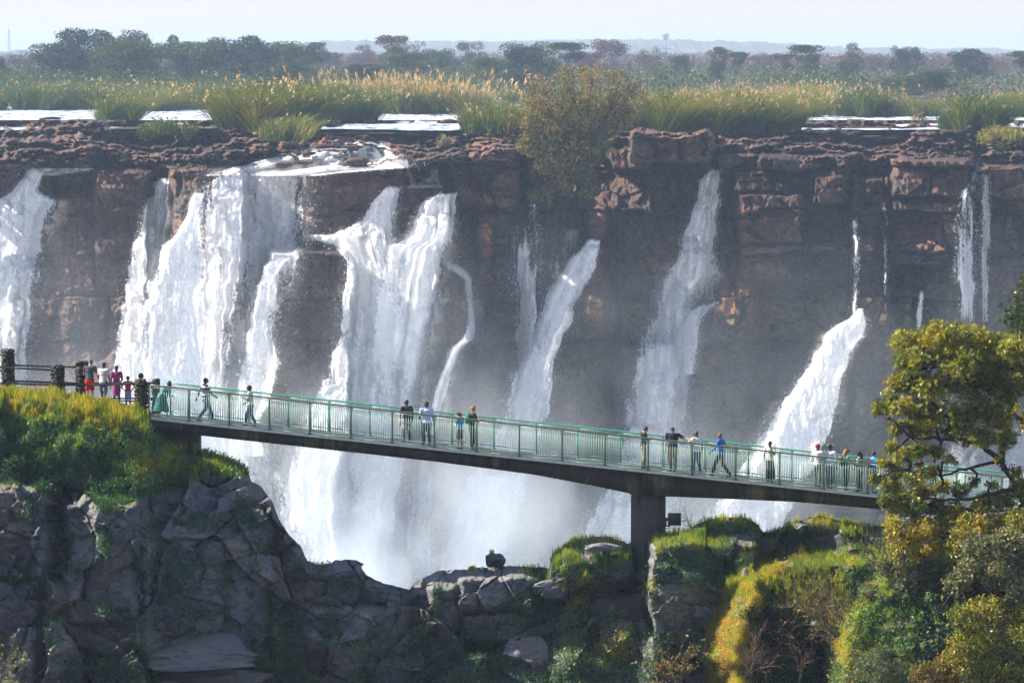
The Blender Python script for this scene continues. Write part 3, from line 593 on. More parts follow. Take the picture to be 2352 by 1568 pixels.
# big bodies of rock read off the photo
BODY = [(615, 575, 800, 1010, 7, 14, 10), (1005, 640, 1078, 980, 5, 18, 22), (915, 422, 1036, 525, 4.5, 10, 7), (700, 386, 940, 560, 3.5, 14, 7), (1040, 372, 1190, 476, 4.5, 6, 6),
 (1092, 440, 1205, 560, 3.5, 6, 6), (1100, 560, 1135, 640, 2, 8, 14), (1350, 480, 1390, 556, 5, 4, 4), (1345, 562, 1410, 730, 5, 12, 10), (1452, 300, 1640, 372, 5, 8, 5), (1652, 356, 1950, 440, 5, 7, 5),
 (1700, 446, 1850, 556, 6.5, 7, 5), (1752, 430, 1850, 470, 2.5, 5, 3), (1856, 402, 1942, 470, 7, 7, 5), (1704, 560, 1950, 645, 5.5, 7, 5), (1660, 640, 1735, 760, 6, 14, 14), (1952, 410, 2048, 760, 7, 8, 8), (2046, 366, 2232, 452, 9, 8, 5),
 (2048, 462, 2200, 610, 7, 8, 5), (2232, 384, 2600, 455, 8, 8, 5), (2060, 610, 2190, 900, 4, 20, 20), (1598, 700, 1720, 960, 5, 20, 26), (130, 450, 335, 900, 3, 30, 20), (392, 388, 560, 560, 5.5, 12, 8), (215, 392, 345, 620, 4, 10, 8),
 (-200, 320, 215, 384, 3, 14, 6), (890, 312, 1180, 372, 9, 10, 6), (640, 330, 700, 352, 4, 10, 5), (1250, 780, 1420, 1100, 4, 30, 30), (1900, 640, 2120, 1100, 2, 40, 40)]
body = 0*U; BT = 0*U+.5; _q = 0
for (a, b, c, d, amp, su, sv) in BODY:
    _b = 1.5*amp*(box(U+7*fbm(U/30., V_/30., 51, 2), V_+5*fbm(U/34., V_/30., 52, 2), a, b, c, d, su, sv))
    _q += 1; BT = np.where(_b > body, .2+.6*((_q*37) % 11)/10., BT); body = np.maximum(body, _b)
BT = blur(BT, 2); Y -= body
for (a, b, c, d, dp_, su) in [(1192, 350, 1212, 1000, 6, 5), (1640, 322, 1652, 620, 5, 4), (1690, 450, 1700, 700, 4, 3), (1944, 400, 1956, 1000, 6, 4), (2040, 372, 2048, 760, 5, 3), (2226, 372, 2234, 640, 5, 3), (1395, 500, 1425, 1100, 5, 12), (1560, 330, 1572, 470, 3, 4), (604, 480, 622, 1000, 5, 7), (820, 470, 900, 560, 3, 20), (338, 410, 352, 900, 4, 6), (1078, 560, 1096, 1000, 4, 6), (1850, 420, 1857, 560, 4, 2.5), (2140, 380, 2146, 470, 3, 2.5), (1500, 330, 1506, 400, 3, 3), (120, 400, 132, 560, 3, 5)]:
    Y += dp_*box(U+12*fbm(V_/50., U*0, int(a), 3), V_, a, b, c, d, su, 14)
# small relief
Y += (1.5*fbm(U/30., V_/24., 61, 5)+.32*fbm(U/6., V_/9., 62, 3)+.35*np.abs(fbm(U/11., V_/60., 63, 3)))*(.35+.65*infc)
_r, _e, _, _ = voro(Uw/46., V_/9.+.6*fbm(U/50., V_/20., 66, 2), 65, .9)
Y += (1-infc)*(1.8*fbm(U/20., V_/5., 64, 3)+.9*fbm(U/6., V_/2.6, 67, 2)+2.2*(_r[0]-.5)*sst(0, .15, _e)+2.5*(1-sst(0, .12, _e)))
YM = Y; YMs = blur(Y, 3)
wet = infc*sst(420, 700, V_)
cliffv = P(U, V_, Y)
def yat(u, v, A=None):
    A = YM if A is None else A
    u = np.asarray(u, float); v = np.asarray(v, float)
    i = np.clip(np.interp(u, us, np.arange(len(us))), 0, len(us)-1.001); j = np.clip(np.interp(v, vs, np.arange(len(vs))), 0, len(vs)-1.001)
    i0 = i.astype(int); j0 = j.astype(int); fi = i-i0; fj = j-j0
    return A[j0, i0]*(1-fi)*(1-fj)+A[j0, i0+1]*fi*(1-fj)+A[j0+1, i0]*(1-fi)*fj+A[j0+1, i0+1]*fi*fj
n = N('cliff_rock'); p = n.pos(); nz = n.nz()
f1 = n.noise(p, .16, 5, .6); f2 = n.noise(n.vmul(p, (1.1, 1.1, .16)), 1.1, 5, .65); f3 = n.noise(p, 2.6, 4, .7)
c = n.ramp(f1, [(.3, (.026, .018, .016)), (.5, (.060, .038, .030)), (.7, (.115, .070, .047))])
c = n.mix(n.ramp(f2, [(.42, 0), (.62, .75)]), c, (.011, .010, .012)); c = n.mix(n.ramp(f3, [(.55, 0), (.8, .35)]), c, (.10, .078, .065))
mo = n.math('MULTIPLY', n.ramp(nz, [(.18, 0), (.45, 1)]), n.ramp(n.noise(p, .5, 4, .6), [(.36, .2), (.52, 1)]))
moss = n.ramp(n.noise(p, 1.3, 5, .7), [(.35, (.024, .013, .009)), (.55, (.085, .036, .021)), (.78, (.17, .085, .046))])
c = n.mix(mo, c, moss)
c = n.mix(1., c, n.ramp(n.attr('tone').outputs['Fac'], [(.2, .5), (.5, 1.1), (.85, 2.4)]), 'MULTIPLY')
gm = n.attr('green').outputs['Fac']; c = n.mix(n.math('MULTIPLY', gm, n.ramp(n.noise(p, .35, 4), [(.42, 0), (.6, .9)])), c, (.065, .08, .022))
c = n.mix(n.math('MULTIPLY', n.attr('orange_tint').outputs['Fac'], n.ramp(n.noise(p, .9, 5, .7), [(.42, 0), (.55, .9)])), c, (.26, .10, .03))
rg = n.ramp(n.noise(p, 1.5, 2), [(.3, .45), (.7, .8)])
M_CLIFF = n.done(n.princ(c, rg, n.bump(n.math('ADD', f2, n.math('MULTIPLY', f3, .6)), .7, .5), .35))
green = sst(640, 760, V_)*sst(1180, 1300, U)*.8+box(U, V_, 2100, 640, 2220, 740, 40, 30)
orange_tint = np.clip(box(U, V_, 1655, 640, 1702, 730, 8, 8)+box(U+.5*(V_-850), V_, 1600, 800, 1632, 910, 8, 10)+.8*box(U, V_, 1104, 450, 1132, 640, 6, 20)+.8*box(U, V_, 1348, 560, 1385, 780, 8, 14)+.5*box(U, V_, 1700, 640, 1790, 780, 20, 20)+.45*box(U, V_, 1690, 470, 1760, 640, 14, 14), 0, 1)
o = mesh_np('far_cliff', cliffv, gridf(*U.shape), M_CLIFF, smooth=True, attrs={'green': green.ravel(), 'orange_tint': orange_tint.ravel(), 'tone': (np.clip(TONE*.35+BT*.5+.3*fbm(U/80., V_/60., 91, 3)+.08, 0, 1)).ravel()})
props(o, kind='structure')
# orange patches mixed into the cliff colour at set places

# gorge floor, river, plain, hills
def sheet(name, x0, x1, y0, y1, zf, mat, nx=200, ny=200, kind='structure', powy=1):
    xs = np.linspace(0, 1, nx); ys = np.linspace(0, 1, ny)**powy
    Xn, Yn = np.meshgrid(xs, ys); YY = y0+(y1-y0)*Yn; w_ = (x0+(x1-x0)*Xn)*(YY/y1 if powy > 1 else 1)
    Z = zf(w_, YY); o = mesh_np(name, np.stack([w_, YY, Z], -1), gridf(ny, nx)[:, ::-1], mat, smooth=True); props(o, kind=kind); return o
n = N('river_water'); p = n.pos()
f = n.noise(n.vmul(p, (1, .12, 1)), .55, 6, .7); f2 = n.noise(n.vmul(p, (1, .12, 1)), 2.2, 4, .6)
c = n.ramp(f, [(.38, (.10, .14, .19)), (.46, (.36, .42, .50)), (.56, (.74, .77, .82))])
M_RIVER = n.done(n.princ(c, .35, n.bump(n.math('ADD', f, f2), .6, .5), .4))
sheet('river', -420, 420, 500, 1400, lambda x, y: 49.25+.25*fbm(x/9, y/22, 71, 3)+.12*fbm(x/2.5, y/7, 74, 2), M_RIVER, 700, 420)
n = N('floodplain_ground'); p = n.pos(); f = n.noise(p, .06, 6, .65)
M_PLAIN = n.done(n.princ(n.ramp(f, [(.3, (.025, .035, .015)), (.5, (.055, .050, .026)), (.7, (.085, .055, .04))]), .95))
def zpl(x, y):
    b = 48.2+sst(690, 860, y+60*noise(x/70, y/70, 81))*2.6+1.2*fbm(x/16, y/34, 82, 4)+1.6*np.clip(fbm(x/9, y/30, 83, 4)+.1, 0, 1)*(1-sst(690, 760, y))+(y-900).clip(0)*.0016
    return b
sheet('plain', -2600, 2600, 560, 5200, zpl, M_PLAIN, 420, 700, powy=2)
n = N('gorge_pool'); p = n.pos()
M_POOL = n.done(n.princ(n.ramp(n.noise(p, .1, 6, .7), [(.35, (.3, .36, .4)), (.6, (.8, .83, .86))]), .3, n.bump(n.noise(p, .6, 4), .5, .3)))
sheet('gorge_water', -300, 300, 150, 440, lambda x, y: -24.5+.5*fbm(x/9, y/9, 75, 3), M_POOL, 160, 160)
# far hills: wooded ridges one behind the other
n = N('wooded_hill'); p = n.pos(); f = n.noise(p, .012, 5, .7)
M_HILL = n.done(n.princ(n.ramp(f, [(.3, (.035, .05, .03)), (.6, (.10, .09, .06)), (.75, (.16, .12, .09))]), 1.))
def hill(name, Y0, tab, s, bumps):
    uu = np.arange(-700, 3100, 1.6); vv = lerpt(tab, uu)-bumps*.8*np.abs(fbm(uu/24., uu*0, s, 4))-3*fbm(uu/160., uu*0, s+2, 2)
    rows = []
    for k, (dy, q) in enumerate([(0, 0), (60, .35), (160, .7), (260, .93), (330, 1.), (420, .96), (900, .3), (1200, 0)]):
        z0 = 50.; pt = P(uu, vv, Y0+330); z = z0+(pt[:, 2]-z0)*q
        yy = np.full_like(uu, Y0+dy)+40*noise(uu/30., uu*0+k, s+3)
        rows.append(np.stack([pt[:, 0], yy, z+(3.0*fbm(uu/14., uu*0+k*3.3, s+9, 3) if 0 < k < 4 else 0)], -1))
    o = mesh_np(name, np.stack(rows), gridf(len(rows), len(uu)), M_HILL, smooth=True); props(o, kind='structure')
hill('hills', 5200, [(-700, 128), (0, 122), (200, 118), (330, 108), (600, 101), (700, 98), (900, 95), (1100, 94), (1300, 92), (1500, 94), (1750, 101), (1960, 110), (2350, 118), (3100, 124)], 90, 9)
hill('hills', 3300, [(-700, 134), (0, 130), (600, 121), (1300, 119), (1500, 122), (1900, 124), (2350, 128), (3100, 130)], 95, 7)
# water tower on the ridge
wt = empty('water_tower', P(1528, 98, 5100)); props(wt, 'pale flared water tower alone on the hazy far ridge', 'water tower')
M_CON = simple('tower_concrete', (.24, .24, .24), .8, .1, .5)
b = MB(); k = 5100/FPX
b.tube([(0, 0, -20), (0, 0, 7*k)], [2.6*k, 2.2*k], 14); b.build('shaft', M_CON, wt, True)
MB().tube([(0, 0, 5*k), (0, 0, 10*k), (0, 0, 17*k), (0, 0, 20*k)], [3*k, 6.5*k, 9.5*k, 9*k], 18).build('tank', M_CON, wt, True)
mast = MB(); pb = P(21, 122, 5000)
for a in (-1, 1): mast.tube([pb+(a*2, 0, -10), pb+(a*.5, 0, 34)], .5, 5)
for j in range(9): mast.tube([pb+(-2+.17*j, 0, -6+4.4*j), pb+(2-.17*j, 0, -2+4.4*j)], .3, 4)
props(mast.build('radio_mast', M_CON), 'thin lattice radio mast above the far ridge', 'mast')
# ------------------------------------------------------------------ waterfalls
def water_mat(name, lo, hi, dens_scale=1.0):
    n = N(name); uvn = n.attr('flow'); sep = n.n('SeparateXYZ'); n.l(uvn.outputs['Vector'], sep.inputs[0])
    # flow.x across (m), flow.y along (m), flow.z 0 at the edge .. 1 inside
    fx = n.n('CombineXYZ'); n.l(sep.outputs[0], fx.inputs[0]); n.l(n.math('MULTIPLY', sep.outputs[1], .22), fx.inputs[1])
    f1 = n.noise(fx.outputs[0], 1.0, 6, .68); 
    fy = n.n('CombineXYZ'); n.l(sep.outputs[0], fy.inputs[0]); n.l(n.math('MULTIPLY', sep.outputs[1], .55), fy.inputs[1])
    f2 = n.noise(fy.outputs[0], 3.2, 4, .7)
    op = n.attr('open').outputs['Fac']
    f3 = n.noise(fy.outputs[0], 8., 3, .7); a = n.math('ADD', n.math('ADD', n.math('MULTIPLY', f1, .45), n.math('MULTIPLY', f2, .4)), n.math('MULTIPLY', n.math('SUBTRACT', f3, .5), .35)); a = n.math('ADD', a, .075)
    thr = n.math('ADD', n.math('MULTIPLY', n.math('SUBTRACT', 1.0, sep.outputs[2]), .30), n.math('ADD', n.math('ADD', op, -.065), n.math('MULTIPLY', n.math('POWER', n.math('SUBTRACT', 1.0, sep.outputs[2]), 5.0), .35)))
    al = n.math('DIVIDE', n.math('SUBTRACT', n.math('ADD', a, -.25), thr), .08, clamp=True)
    al = n.math('MULTIPLY', al, n.attr('dens').outputs['Fac'], clamp=True)
    col = n.ramp(a, [(.40, lo), (.54, hi)])
    d = n.n('BsdfDiffuse'); n.l(col, d.inputs[0]); n.l(n.bump(a, .7, .6), d.inputs['Normal'])
    tr = n.n('BsdfTranslucent'); n.l(col, tr.inputs[0]); g = n.n('BsdfGlossy'); g.inputs['Roughness'].default_value = .35
    m1 = n.n('MixShader'); m1.inputs[0].default_value = .4; n.l(d.outputs[0], m1.inputs[1]); n.l(tr.outputs[0], m1.inputs[2])
    m2 = n.n('MixShader'); m2.inputs[0].default_value = .05; n.l(m1.outputs[0], m2.inputs[1]); n.l(g.outputs[0], m2.inputs[2])
    ts = n.n('BsdfTransparent'); m3 = n.n('MixShader'); n.l(al, m3.inputs[0]); n.l(ts.outputs[0], m3.inputs[1]); n.l(m2.outputs[0], m3.inputs[2])
    return n.done(m3.outputs[0])
M_WAT = water_mat('falling_water', (.74, .80, .87), (.97, .98, .99))
M_DROP = N('spray_drops'); _d = M_DROP.n('BsdfDiffuse'); _d.inputs[0].default_value = (.93, .95, .97, 1)
_t = M_DROP.n('BsdfTranslucent'); _t.inputs[0].default_value = (.93, .95, .97, 1); _m = M_DROP.n('MixShader'); _m.inputs[0].default_value = .5
M_DROP.l(_d.outputs[0], _m.inputs[1]); M_DROP.l(_t.outputs[0], _m.inputs[2]); M_DROP = M_DROP.done(_m.outputs[0])
def fall(rows, label, dens=1.0, opn=0.0, off=.5, bulge=1.2, spray=1500, seed=0, group=None, fade=0.0, step=2.2, lean=0, sprayside=0, layers=2, fq=1., fin=9):
    rs = np.random.RandomState(seed+100); R = np.array(rows, float)
    v = np.arange(R[0, 0], R[-1, 0], step); L = np.interp(v, R[:, 0], R[:, 1]); Rr = np.interp(v, R[:, 0], R[:, 2])
    k_ = np.ones(7)/7
    pad = lambda a: np.convolve(np.pad(a, 3, mode='edge'), k_, 'valid')
    L = pad(L); Rr = pad(Rr); L += 5*noise(v/22., v*0, seed)*np.clip((Rr-L)/60, .1, 1); Rr += 5*noise(v/22., v*0+5, seed+1)*np.clip((Rr-L)/60, .1, 1)
    wmax = (Rr-L).max(); nu = int(max(6, min(260, wmax/2.2))); q = np.linspace(-.08, 1.08, nu)
    UU = L[:, None]+(Rr-L)[:, None]*q[None, :]; VV = np.repeat(v[:, None], nu, 1)
    Yc = yat(UU, VV, YMs)
    Yc = np.minimum.accumulate(Yc, 0) if spray >= 0 else Yc
    edge = np.clip(np.minimum(q+.08, 1.08-q)/.3, 0, 1)[None, :]*np.ones_like(UU)
    objs = []
    xm = (UU-UU.mean())*.054; ym = np.cumsum(np.concatenate([[0], np.diff(v)]))[:, None]*.054*np.ones_like(UU)
    base = None
    for lay in range(layers):
        disp = bulge*np.sqrt(np.clip(edge, 0, 1))*(1 if lay == 0 else 1.9)+off*(1+lay*1.6)
        rel = .42*fbm(xm/1.5+lay*9, ym/4., seed+3+lay, 4)+.12*fbm(xm/.4, ym/.9, seed+5, 2)
        Yw = Yc-disp-rel*np.clip(edge*2, .2, 1)
        Vt = P(UU, VV, Yw)
        sl = lean*(v-v[0])
        op = opn+.10*lay+.16*fbm(UU/60., VV/130., seed+8, 2)+.14*fbm(UU/13., VV/85., seed+18, 3)+.05*fbm(UU/5., VV/30., seed+28, 2)-.05+(0 if lay == 0 else .12)
        de = dens*np.ones_like(UU)*(1-fade*sst(.55, 1, (VV-v[0])/(v[-1]-v[0])))
        de = de*sst(0, max(fin, 1e-3), VV-v[0]+1e-2+fin*.8*fbm(UU/25., UU*0, seed+30, 2)); flow = np.stack([xm*fq+lay*31+seed*3.7, ym-lay*17, edge], -1).reshape(-1, 3)
        o = mesh_np('waterfall' if lay == 0 else 'outer_sheet', Vt, gridf(*UU.shape), M_WAT, base, True, {'flow': flow, 'open': op.ravel(), 'dens': de.ravel()})
        if lay == 0: base = o; props(o, label, 'waterfall', group)
    if wmax > 34 and len(v) > 60 and opn < .2:                     # fine airborne veil around the solid water
        q3 = np.linspace(-.30, 1.30, max(8, nu//2)); v3 = v[::3]; U3 = L[::3, None]+np.maximum(Rr-L, 40)[::3, None]*q3[None, :]; V3 = np.repeat(v3[:, None], len(q3), 1)
        Y3 = np.minimum.accumulate(yat(U3, V3, YMs), 0)-off*3-bulge*2.2-.5*fbm(U3/30., V3/40., seed+50, 3); e3 = np.clip(np.minimum(q3+.3, 1.3-q3)/.5, 0, 1)[None, :]*np.ones_like(U3)
        f3 = np.stack([(U3-U3.mean())*.054*.8, (V3-v[0])*.054*1.5, .4+.6*e3], -1).reshape(-1, 3); d3 = .30*e3**1.6*sst(0, 80, V3-v[0])*np.clip(.6+.9*fbm(U3/40., V3/60., seed+51, 3), 0, 1)
        mesh_np('spray_veil', P(U3, V3, Y3), gridf(*U3.shape), M_WAT, base, True, {'flow': f3, 'open': (0*U3-.16).ravel(), 'dens': d3.ravel()})
    if spray > 0:
        # droplets torn off along the edges and off the face
        n = int(spray*.75); e = rs.rand(n) < .6; j = rs.randint(0, len(v)-1, n)
        qq = np.where(e, np.where(rs.rand(n) < (.5+.5*sprayside), -np.abs(rs.normal(.0, .12, n))+.06, 1+np.abs(rs.normal(0, .10, n))-.06), rs.rand(n))
        wd = np.maximum(Rr-L, 25)[j]; uu = L[j]+(Rr-L)[j]*np.clip(qq, 0, 1)+wd*(qq-np.clip(qq, 0, 1)); vv2 = v[j]+rs.rand(n)*3
        yy = Yc[j, np.clip((qq*nu).astype(int), 0, nu-1)]-off*2-bulge-rs.rand(n)*1.6
        C = P(uu, vv2, yy); sz = .04+.09*rs.rand(n)**2
        Vq, Fq = leaf_quads(C, sz*1.6, rs, .6, 1.0)
        mesh_np('spray', Vq, Fq, M_DROP, base)['kind'] = 'stuff'
    return base
G = 'waterfalls down the rock wall'
fall([(390, 62, 112), (410, 52, 94), (440, 30, 84), (460, 0, 128), (500, -40, 114), (560, -80, 102), (640, -110, 88), (720, -140, 76), (800, -160, 66), (900, -180, 62), (1100, -190, 80), (1420, -200, 100)], 'broad misty waterfall at the far left, falling behind the stone fence', 1, 0.09, spray=2500, seed=1, sprayside=-.5, group=G)
fall([(386, 72, 214), (392, 66, 208), (398, 60, 150), (404, 60, 120)], 'low white ledge of water running along the lip above the far left waterfall', 1, 0.02, .3, .3, 300, 2, group=G, step=1, fin=2)
fall([(408, 352, 388), (450, 345, 387), (500, 328, 385), (560, 306, 380), (640, 290, 372), (700, 280, 360), (800, 266, 350), (900, 262, 350), (1000, 262, 350), (1400, 262, 350)], 'narrow ribbon waterfall between two rounded dark rocks left of the wide curtain', 1, 0.07, spray=2500, seed=3, group=G)
fall([(396, 520, 712), (410, 470, 708), (450, 455, 702), (500, 446, 697), (560, 440, 690), (640, 440, 672), (720, 440, 640), (800, 440, 630), (950, 440, 620), (1100, 460, 640), (1420, 500, 700)], 'wide sparkling curtain waterfall pouring over a straight lip', 1, 0.195, .5, 1.0, 7000, 4, group=G, fade=.2)
fall([(440, 445, 470), (500, 425, 456), (540, 405, 455), (560, 378, 462), (620, 350, 475), (680, 335, 470), (760, 315, 490), (850, 300, 500), (920, 285, 520), (1000, 285, 560), (1150, 290, 640), (1420, 300, 860)], 'billowing white water thrown off the rock left under the wide curtain', 1, 0.08, 1.8, 2.6, 4000, 5, group=G, sprayside=-.4)
fall([(588, 640, 672), (605, 612, 652), (640, 600, 628), (700, 582, 618), (760, 572, 622), (820, 560, 640), (880, 545, 632), (950, 530, 605), (1050, 500, 600)], 'smooth white spout curving down beside the dark overhanging rock', 1, 0.02, 1.6, 1.5, 1500, 6, group=G)
fall([(428, 888, 924), (460, 862, 914), (500, 832, 906), (525, 800, 905), (545, 760, 900), (600, 800, 905), (660, 795, 935), (760, 790, 940), (880, 745, 940), (1000, 680, 930), (1100, 640, 900), (1200, 640, 900), (1420, 720, 880)], 'left arm of the big double waterfall in the middle, fanning out as it drops', 1, 0.08, .8, 2.0, 5000, 7, group=G, sprayside=-.3)
fall([(440, 1020, 1048), (455, 985, 1048), (475, 962, 1045), (510, 952, 1042), (550, 935, 1035), (570, 880, 1030), (620, 860, 1020), (680, 850, 1008), (760, 845, 990), (850, 840, 975), (950, 820, 955), (1050, 780, 932), (1150, 760, 905), (1420, 760, 885)], 'right arm of the big double waterfall, plunging from a notch beside square rocks', 1, 0.02, .9, 2.4, 4500, 8, group=G, sprayside=.4)
fall([(538, 712, 800), (545, 716, 812), (553, 728, 820), (562, 760, 815)], 'thin white tongue of water sliding sideways over a ledge to the double waterfall', 1, 0.05, .6, .4, 300, 9, group=G, step=1, fin=2)
fall([(598, 1004, 1026), (612, 1024, 1066), (640, 1066, 1084), (700, 1074, 1086), (755, 1074, 1092), (775, 1064, 1090), (800, 1036, 1060), (850, 1016, 1038), (900, 998, 1026), (950, 988, 1010), (1000, 975, 1000)], 'thin crooked trickle looping round the dark rounded rock', 1, 0.12, 1.2, .4, 900, 10, group=G, fq=1.8)
fall([(388, 990, 1006), (405, 986, 1006), (418, 960, 1008), (432, 930, 1012)], 'small white cascade dropping into the notch above the double waterfall', 1, 0.04, .4, .3, 200, 11, group=G, step=1, fin=2)
fall([(392, 934, 942), (410, 942, 950), (428, 944, 960)], 'slim trickle over the rounded rim at the double waterfall', 1, 0.02, .4, .2, 60, 12, group=G, step=1, fin=2)
fall([(468, 1222, 1232), (505, 1212, 1226), (516, 1190, 1240), (560, 1180, 1246), (650, 1182, 1242), (740, 1188, 1240), (790, 1180, 1236), (900, 1176, 1230)], 'lacy veil of thin streams below the hanging bush', 1, 0.31, .6, .5, 1500, 13, group=G, fq=2.6, fade=.5)
fall([(520, 1300, 1340), (550, 1275, 1335), (600, 1266, 1310), (640, 1268, 1296)], 'faint veil of water feeding the slanting waterfall', 0.85, 0.31, .5, .4, 500, 14, group=G, fq=2.6)
fall([(548, 1352, 1378), (575, 1330, 1376), (600, 1306, 1368), (650, 1272, 1346), (700, 1250, 1322), (760, 1226, 1298), (820, 1200, 1272), (900, 1168, 1262), (960, 1156, 1254), (1080, 1090, 1215), (1180, 1050, 1195), (1280, 1020, 1150), (1420, 990, 1110)], 'slanting white waterfall right of the hanging bush', 1, 0.02, .9, 1.6, 4000, 15, group=G)
fall([(388, 1630, 1651), (410, 1612, 1651), (450, 1600, 1650), (500, 1585, 1642), (550, 1562, 1640), (600, 1550, 1640), (630, 1528, 1652), (660, 1512, 1620), (700, 1500, 1592), (760, 1480, 1594), (830, 1460, 1592), (900, 1442, 1584), (980, 1430, 1572), (1100, 1400, 1572), (1250, 1300, 1560), (1420, 1280, 1560)], 'tall stepped waterfall beside the square brown cliff block', 1, 0.12, .9, 1.2, 5500, 16, group=G, sprayside=-.6)
fall([(622, 1600, 1652), (640, 1612, 1650), (690, 1618, 1640)], 'fringe of fine trickles off the ledge of the stepped waterfall', 1, 0.24, 1.2, .3, 300, 17, group=G, fq=2.6)
fall([(694, 1624, 1652), (708, 1600, 1636), (725, 1572, 1612), (770, 1568, 1604), (860, 1562, 1594)], 'side stream joining the stepped waterfall from the mossy slope', 1, 0.12, 1.4, .4, 500, 18, group=G)
fall([(500, 1955, 1966), (560, 1958, 1974), (640, 1956, 1972), (728, 1956, 1968)], 'hair-thin fall above the right slanting waterfall', 1, 0.31, .6, .2, 300, 19, group=G, fq=2.6)
fall([(708, 1974, 1980), (735, 1950, 1984), (745, 1920, 1986), (775, 1893, 1972), (820, 1868, 1950), (880, 1830, 1926), (950, 1782, 1916), (1010, 1745, 1890), (1100, 1690, 1850), (1200, 1600, 1800), (1420, 1540, 1760)], 'bright slanting waterfall at right behind the people on the bridge', 1, 0.02, 1.0, 2.0, 5000, 20, group=G)
fall([(390, 2236, 2246), (420, 2222, 2240), (455, 2204, 2236), (520, 2194, 2240), (600, 2192, 2240), (700, 2200, 2240), (780, 2206, 2236)], 'left of two lacy veils on the square rocks at the far right', 1, 0.31, .6, .3, 1200, 21, group=G, fq=2.6)
fall([(400, 2258, 2274), (460, 2254, 2276), (560, 2252, 2274), (640, 2254, 2270), (740, 2256, 2268)], 'right of two lacy veils on the square rocks at the far right', 0.85, 0.31, .6, .3, 800, 22, group=G, fq=2.6)
fall([(460, 2028, 2036), (560, 2030, 2038), (650, 2030, 2036)], 'very thin trickle down the crack in the square blocks', 0.85, 0.31, .6, .2, 150, 23, group=G, fq=2.6)
fall([(668, 2112, 2122), (700, 2106, 2120), (760, 2106, 2114)], 'short thin trickle below the square blocks at right', 1, 0.25, .6, .2, 120, 24, group=G, fq=2.6)
fall([(1040, 936, 1012), (1150, 930, 1010), (1250, 925, 1000), (1420, 920, 990)], 'pale streaked veil seen under the bridge between two waterfalls', 0.85, 0.31, .8, .4, 900, 25, group=G, fq=1.6, fin=90)
fall([(940, 2240, 2400), (1000, 2200, 2420), (1150, 2080, 2440), (1420, 1960, 2440)], 'hazy white fall glimpsed through the big tree', 1, 0.12, 1.5, 1.0, 1000, 26, group=G, fin=160)
# rapids between the rocks above the curtain
fall([(322, 800, 880), (332, 760, 880), (345, 700, 890), (360, 650, 905), (374, 600, 925), (384, 560, 925), (398, 505, 760), (404, 480, 715)], 'foaming rapids tumbling between rocks above the wide curtain', 1, -0.12, .5, .5, 1500, 27, step=.8, layers=1)
# boulders in the rapids
M_BOULD = M_CLIFF
def boulder(name, u, v, w, h, Y, label, mat, seed=0, group=None, depth=1.0, flat=.25, n=(28, 16), rough=.18):
    k = Y/FPX; b = MB().ell((0, 0, 0), (1, 1, 1), n=n[0], m=n[1]); V, F, mi = b.arrays()
    a = 1+rough*1.2*fbm(V[:, 0]*1.4+seed, V[:, 1]*1.4+V[:, 2]*2, seed, 3)[:, None]*1.6
    r, e, sx, sy = voro(V[:, 0]*1.6+seed*3+V[:, 1], V[:, 2]*1.8+V[:, 1]*.7, seed+3)
    V = np.sign(V)*np.abs(V)**.75*a*(1+rough*(r[0]-.5)[:, None]*sst(0, .15, e)[:, None])
    V[:, 2] = np.where(V[:, 2] > 0, V[:, 2]*(1-flat), V[:, 2])
    V = V*np.array([w*k/2, w*k/2*depth, h*k/2]); c = P(u, v, Y)
    o = mesh_np(name, V, F, mat, None, False, {'green': np.zeros(len(V)), 'tone': np.full(len(V), .5)}); o.location = c; props(o, label, 'boulder', group); return o
for i, (u, v, w_, h_, lb) in enumerate([(655, 378, 42, 16, 'low rounded boulder at the left end of the rapids'), (712, 372, 60, 18, 'flat rounded boulder in the foam above the wide curtain'), (820, 372, 56, 22, 'round boulder in the foam near the top right of the rapids'),
        (708, 352, 30, 12, 'small dark boulder high in the rapids'), (776, 358, 28, 10, 'small boulder among the white water in the middle of the rapids'), (800, 340, 60, 16, 'brown rock hump splitting the top of the rapids'), (745, 336, 60, 12, 'low rock slab behind the rapids')]):
    boulder('boulder', u, v, w_, h_, float(yat(u, v+h_/2))-1.2, lb, M_BOULD, 30+i, 'boulders in the rapids')
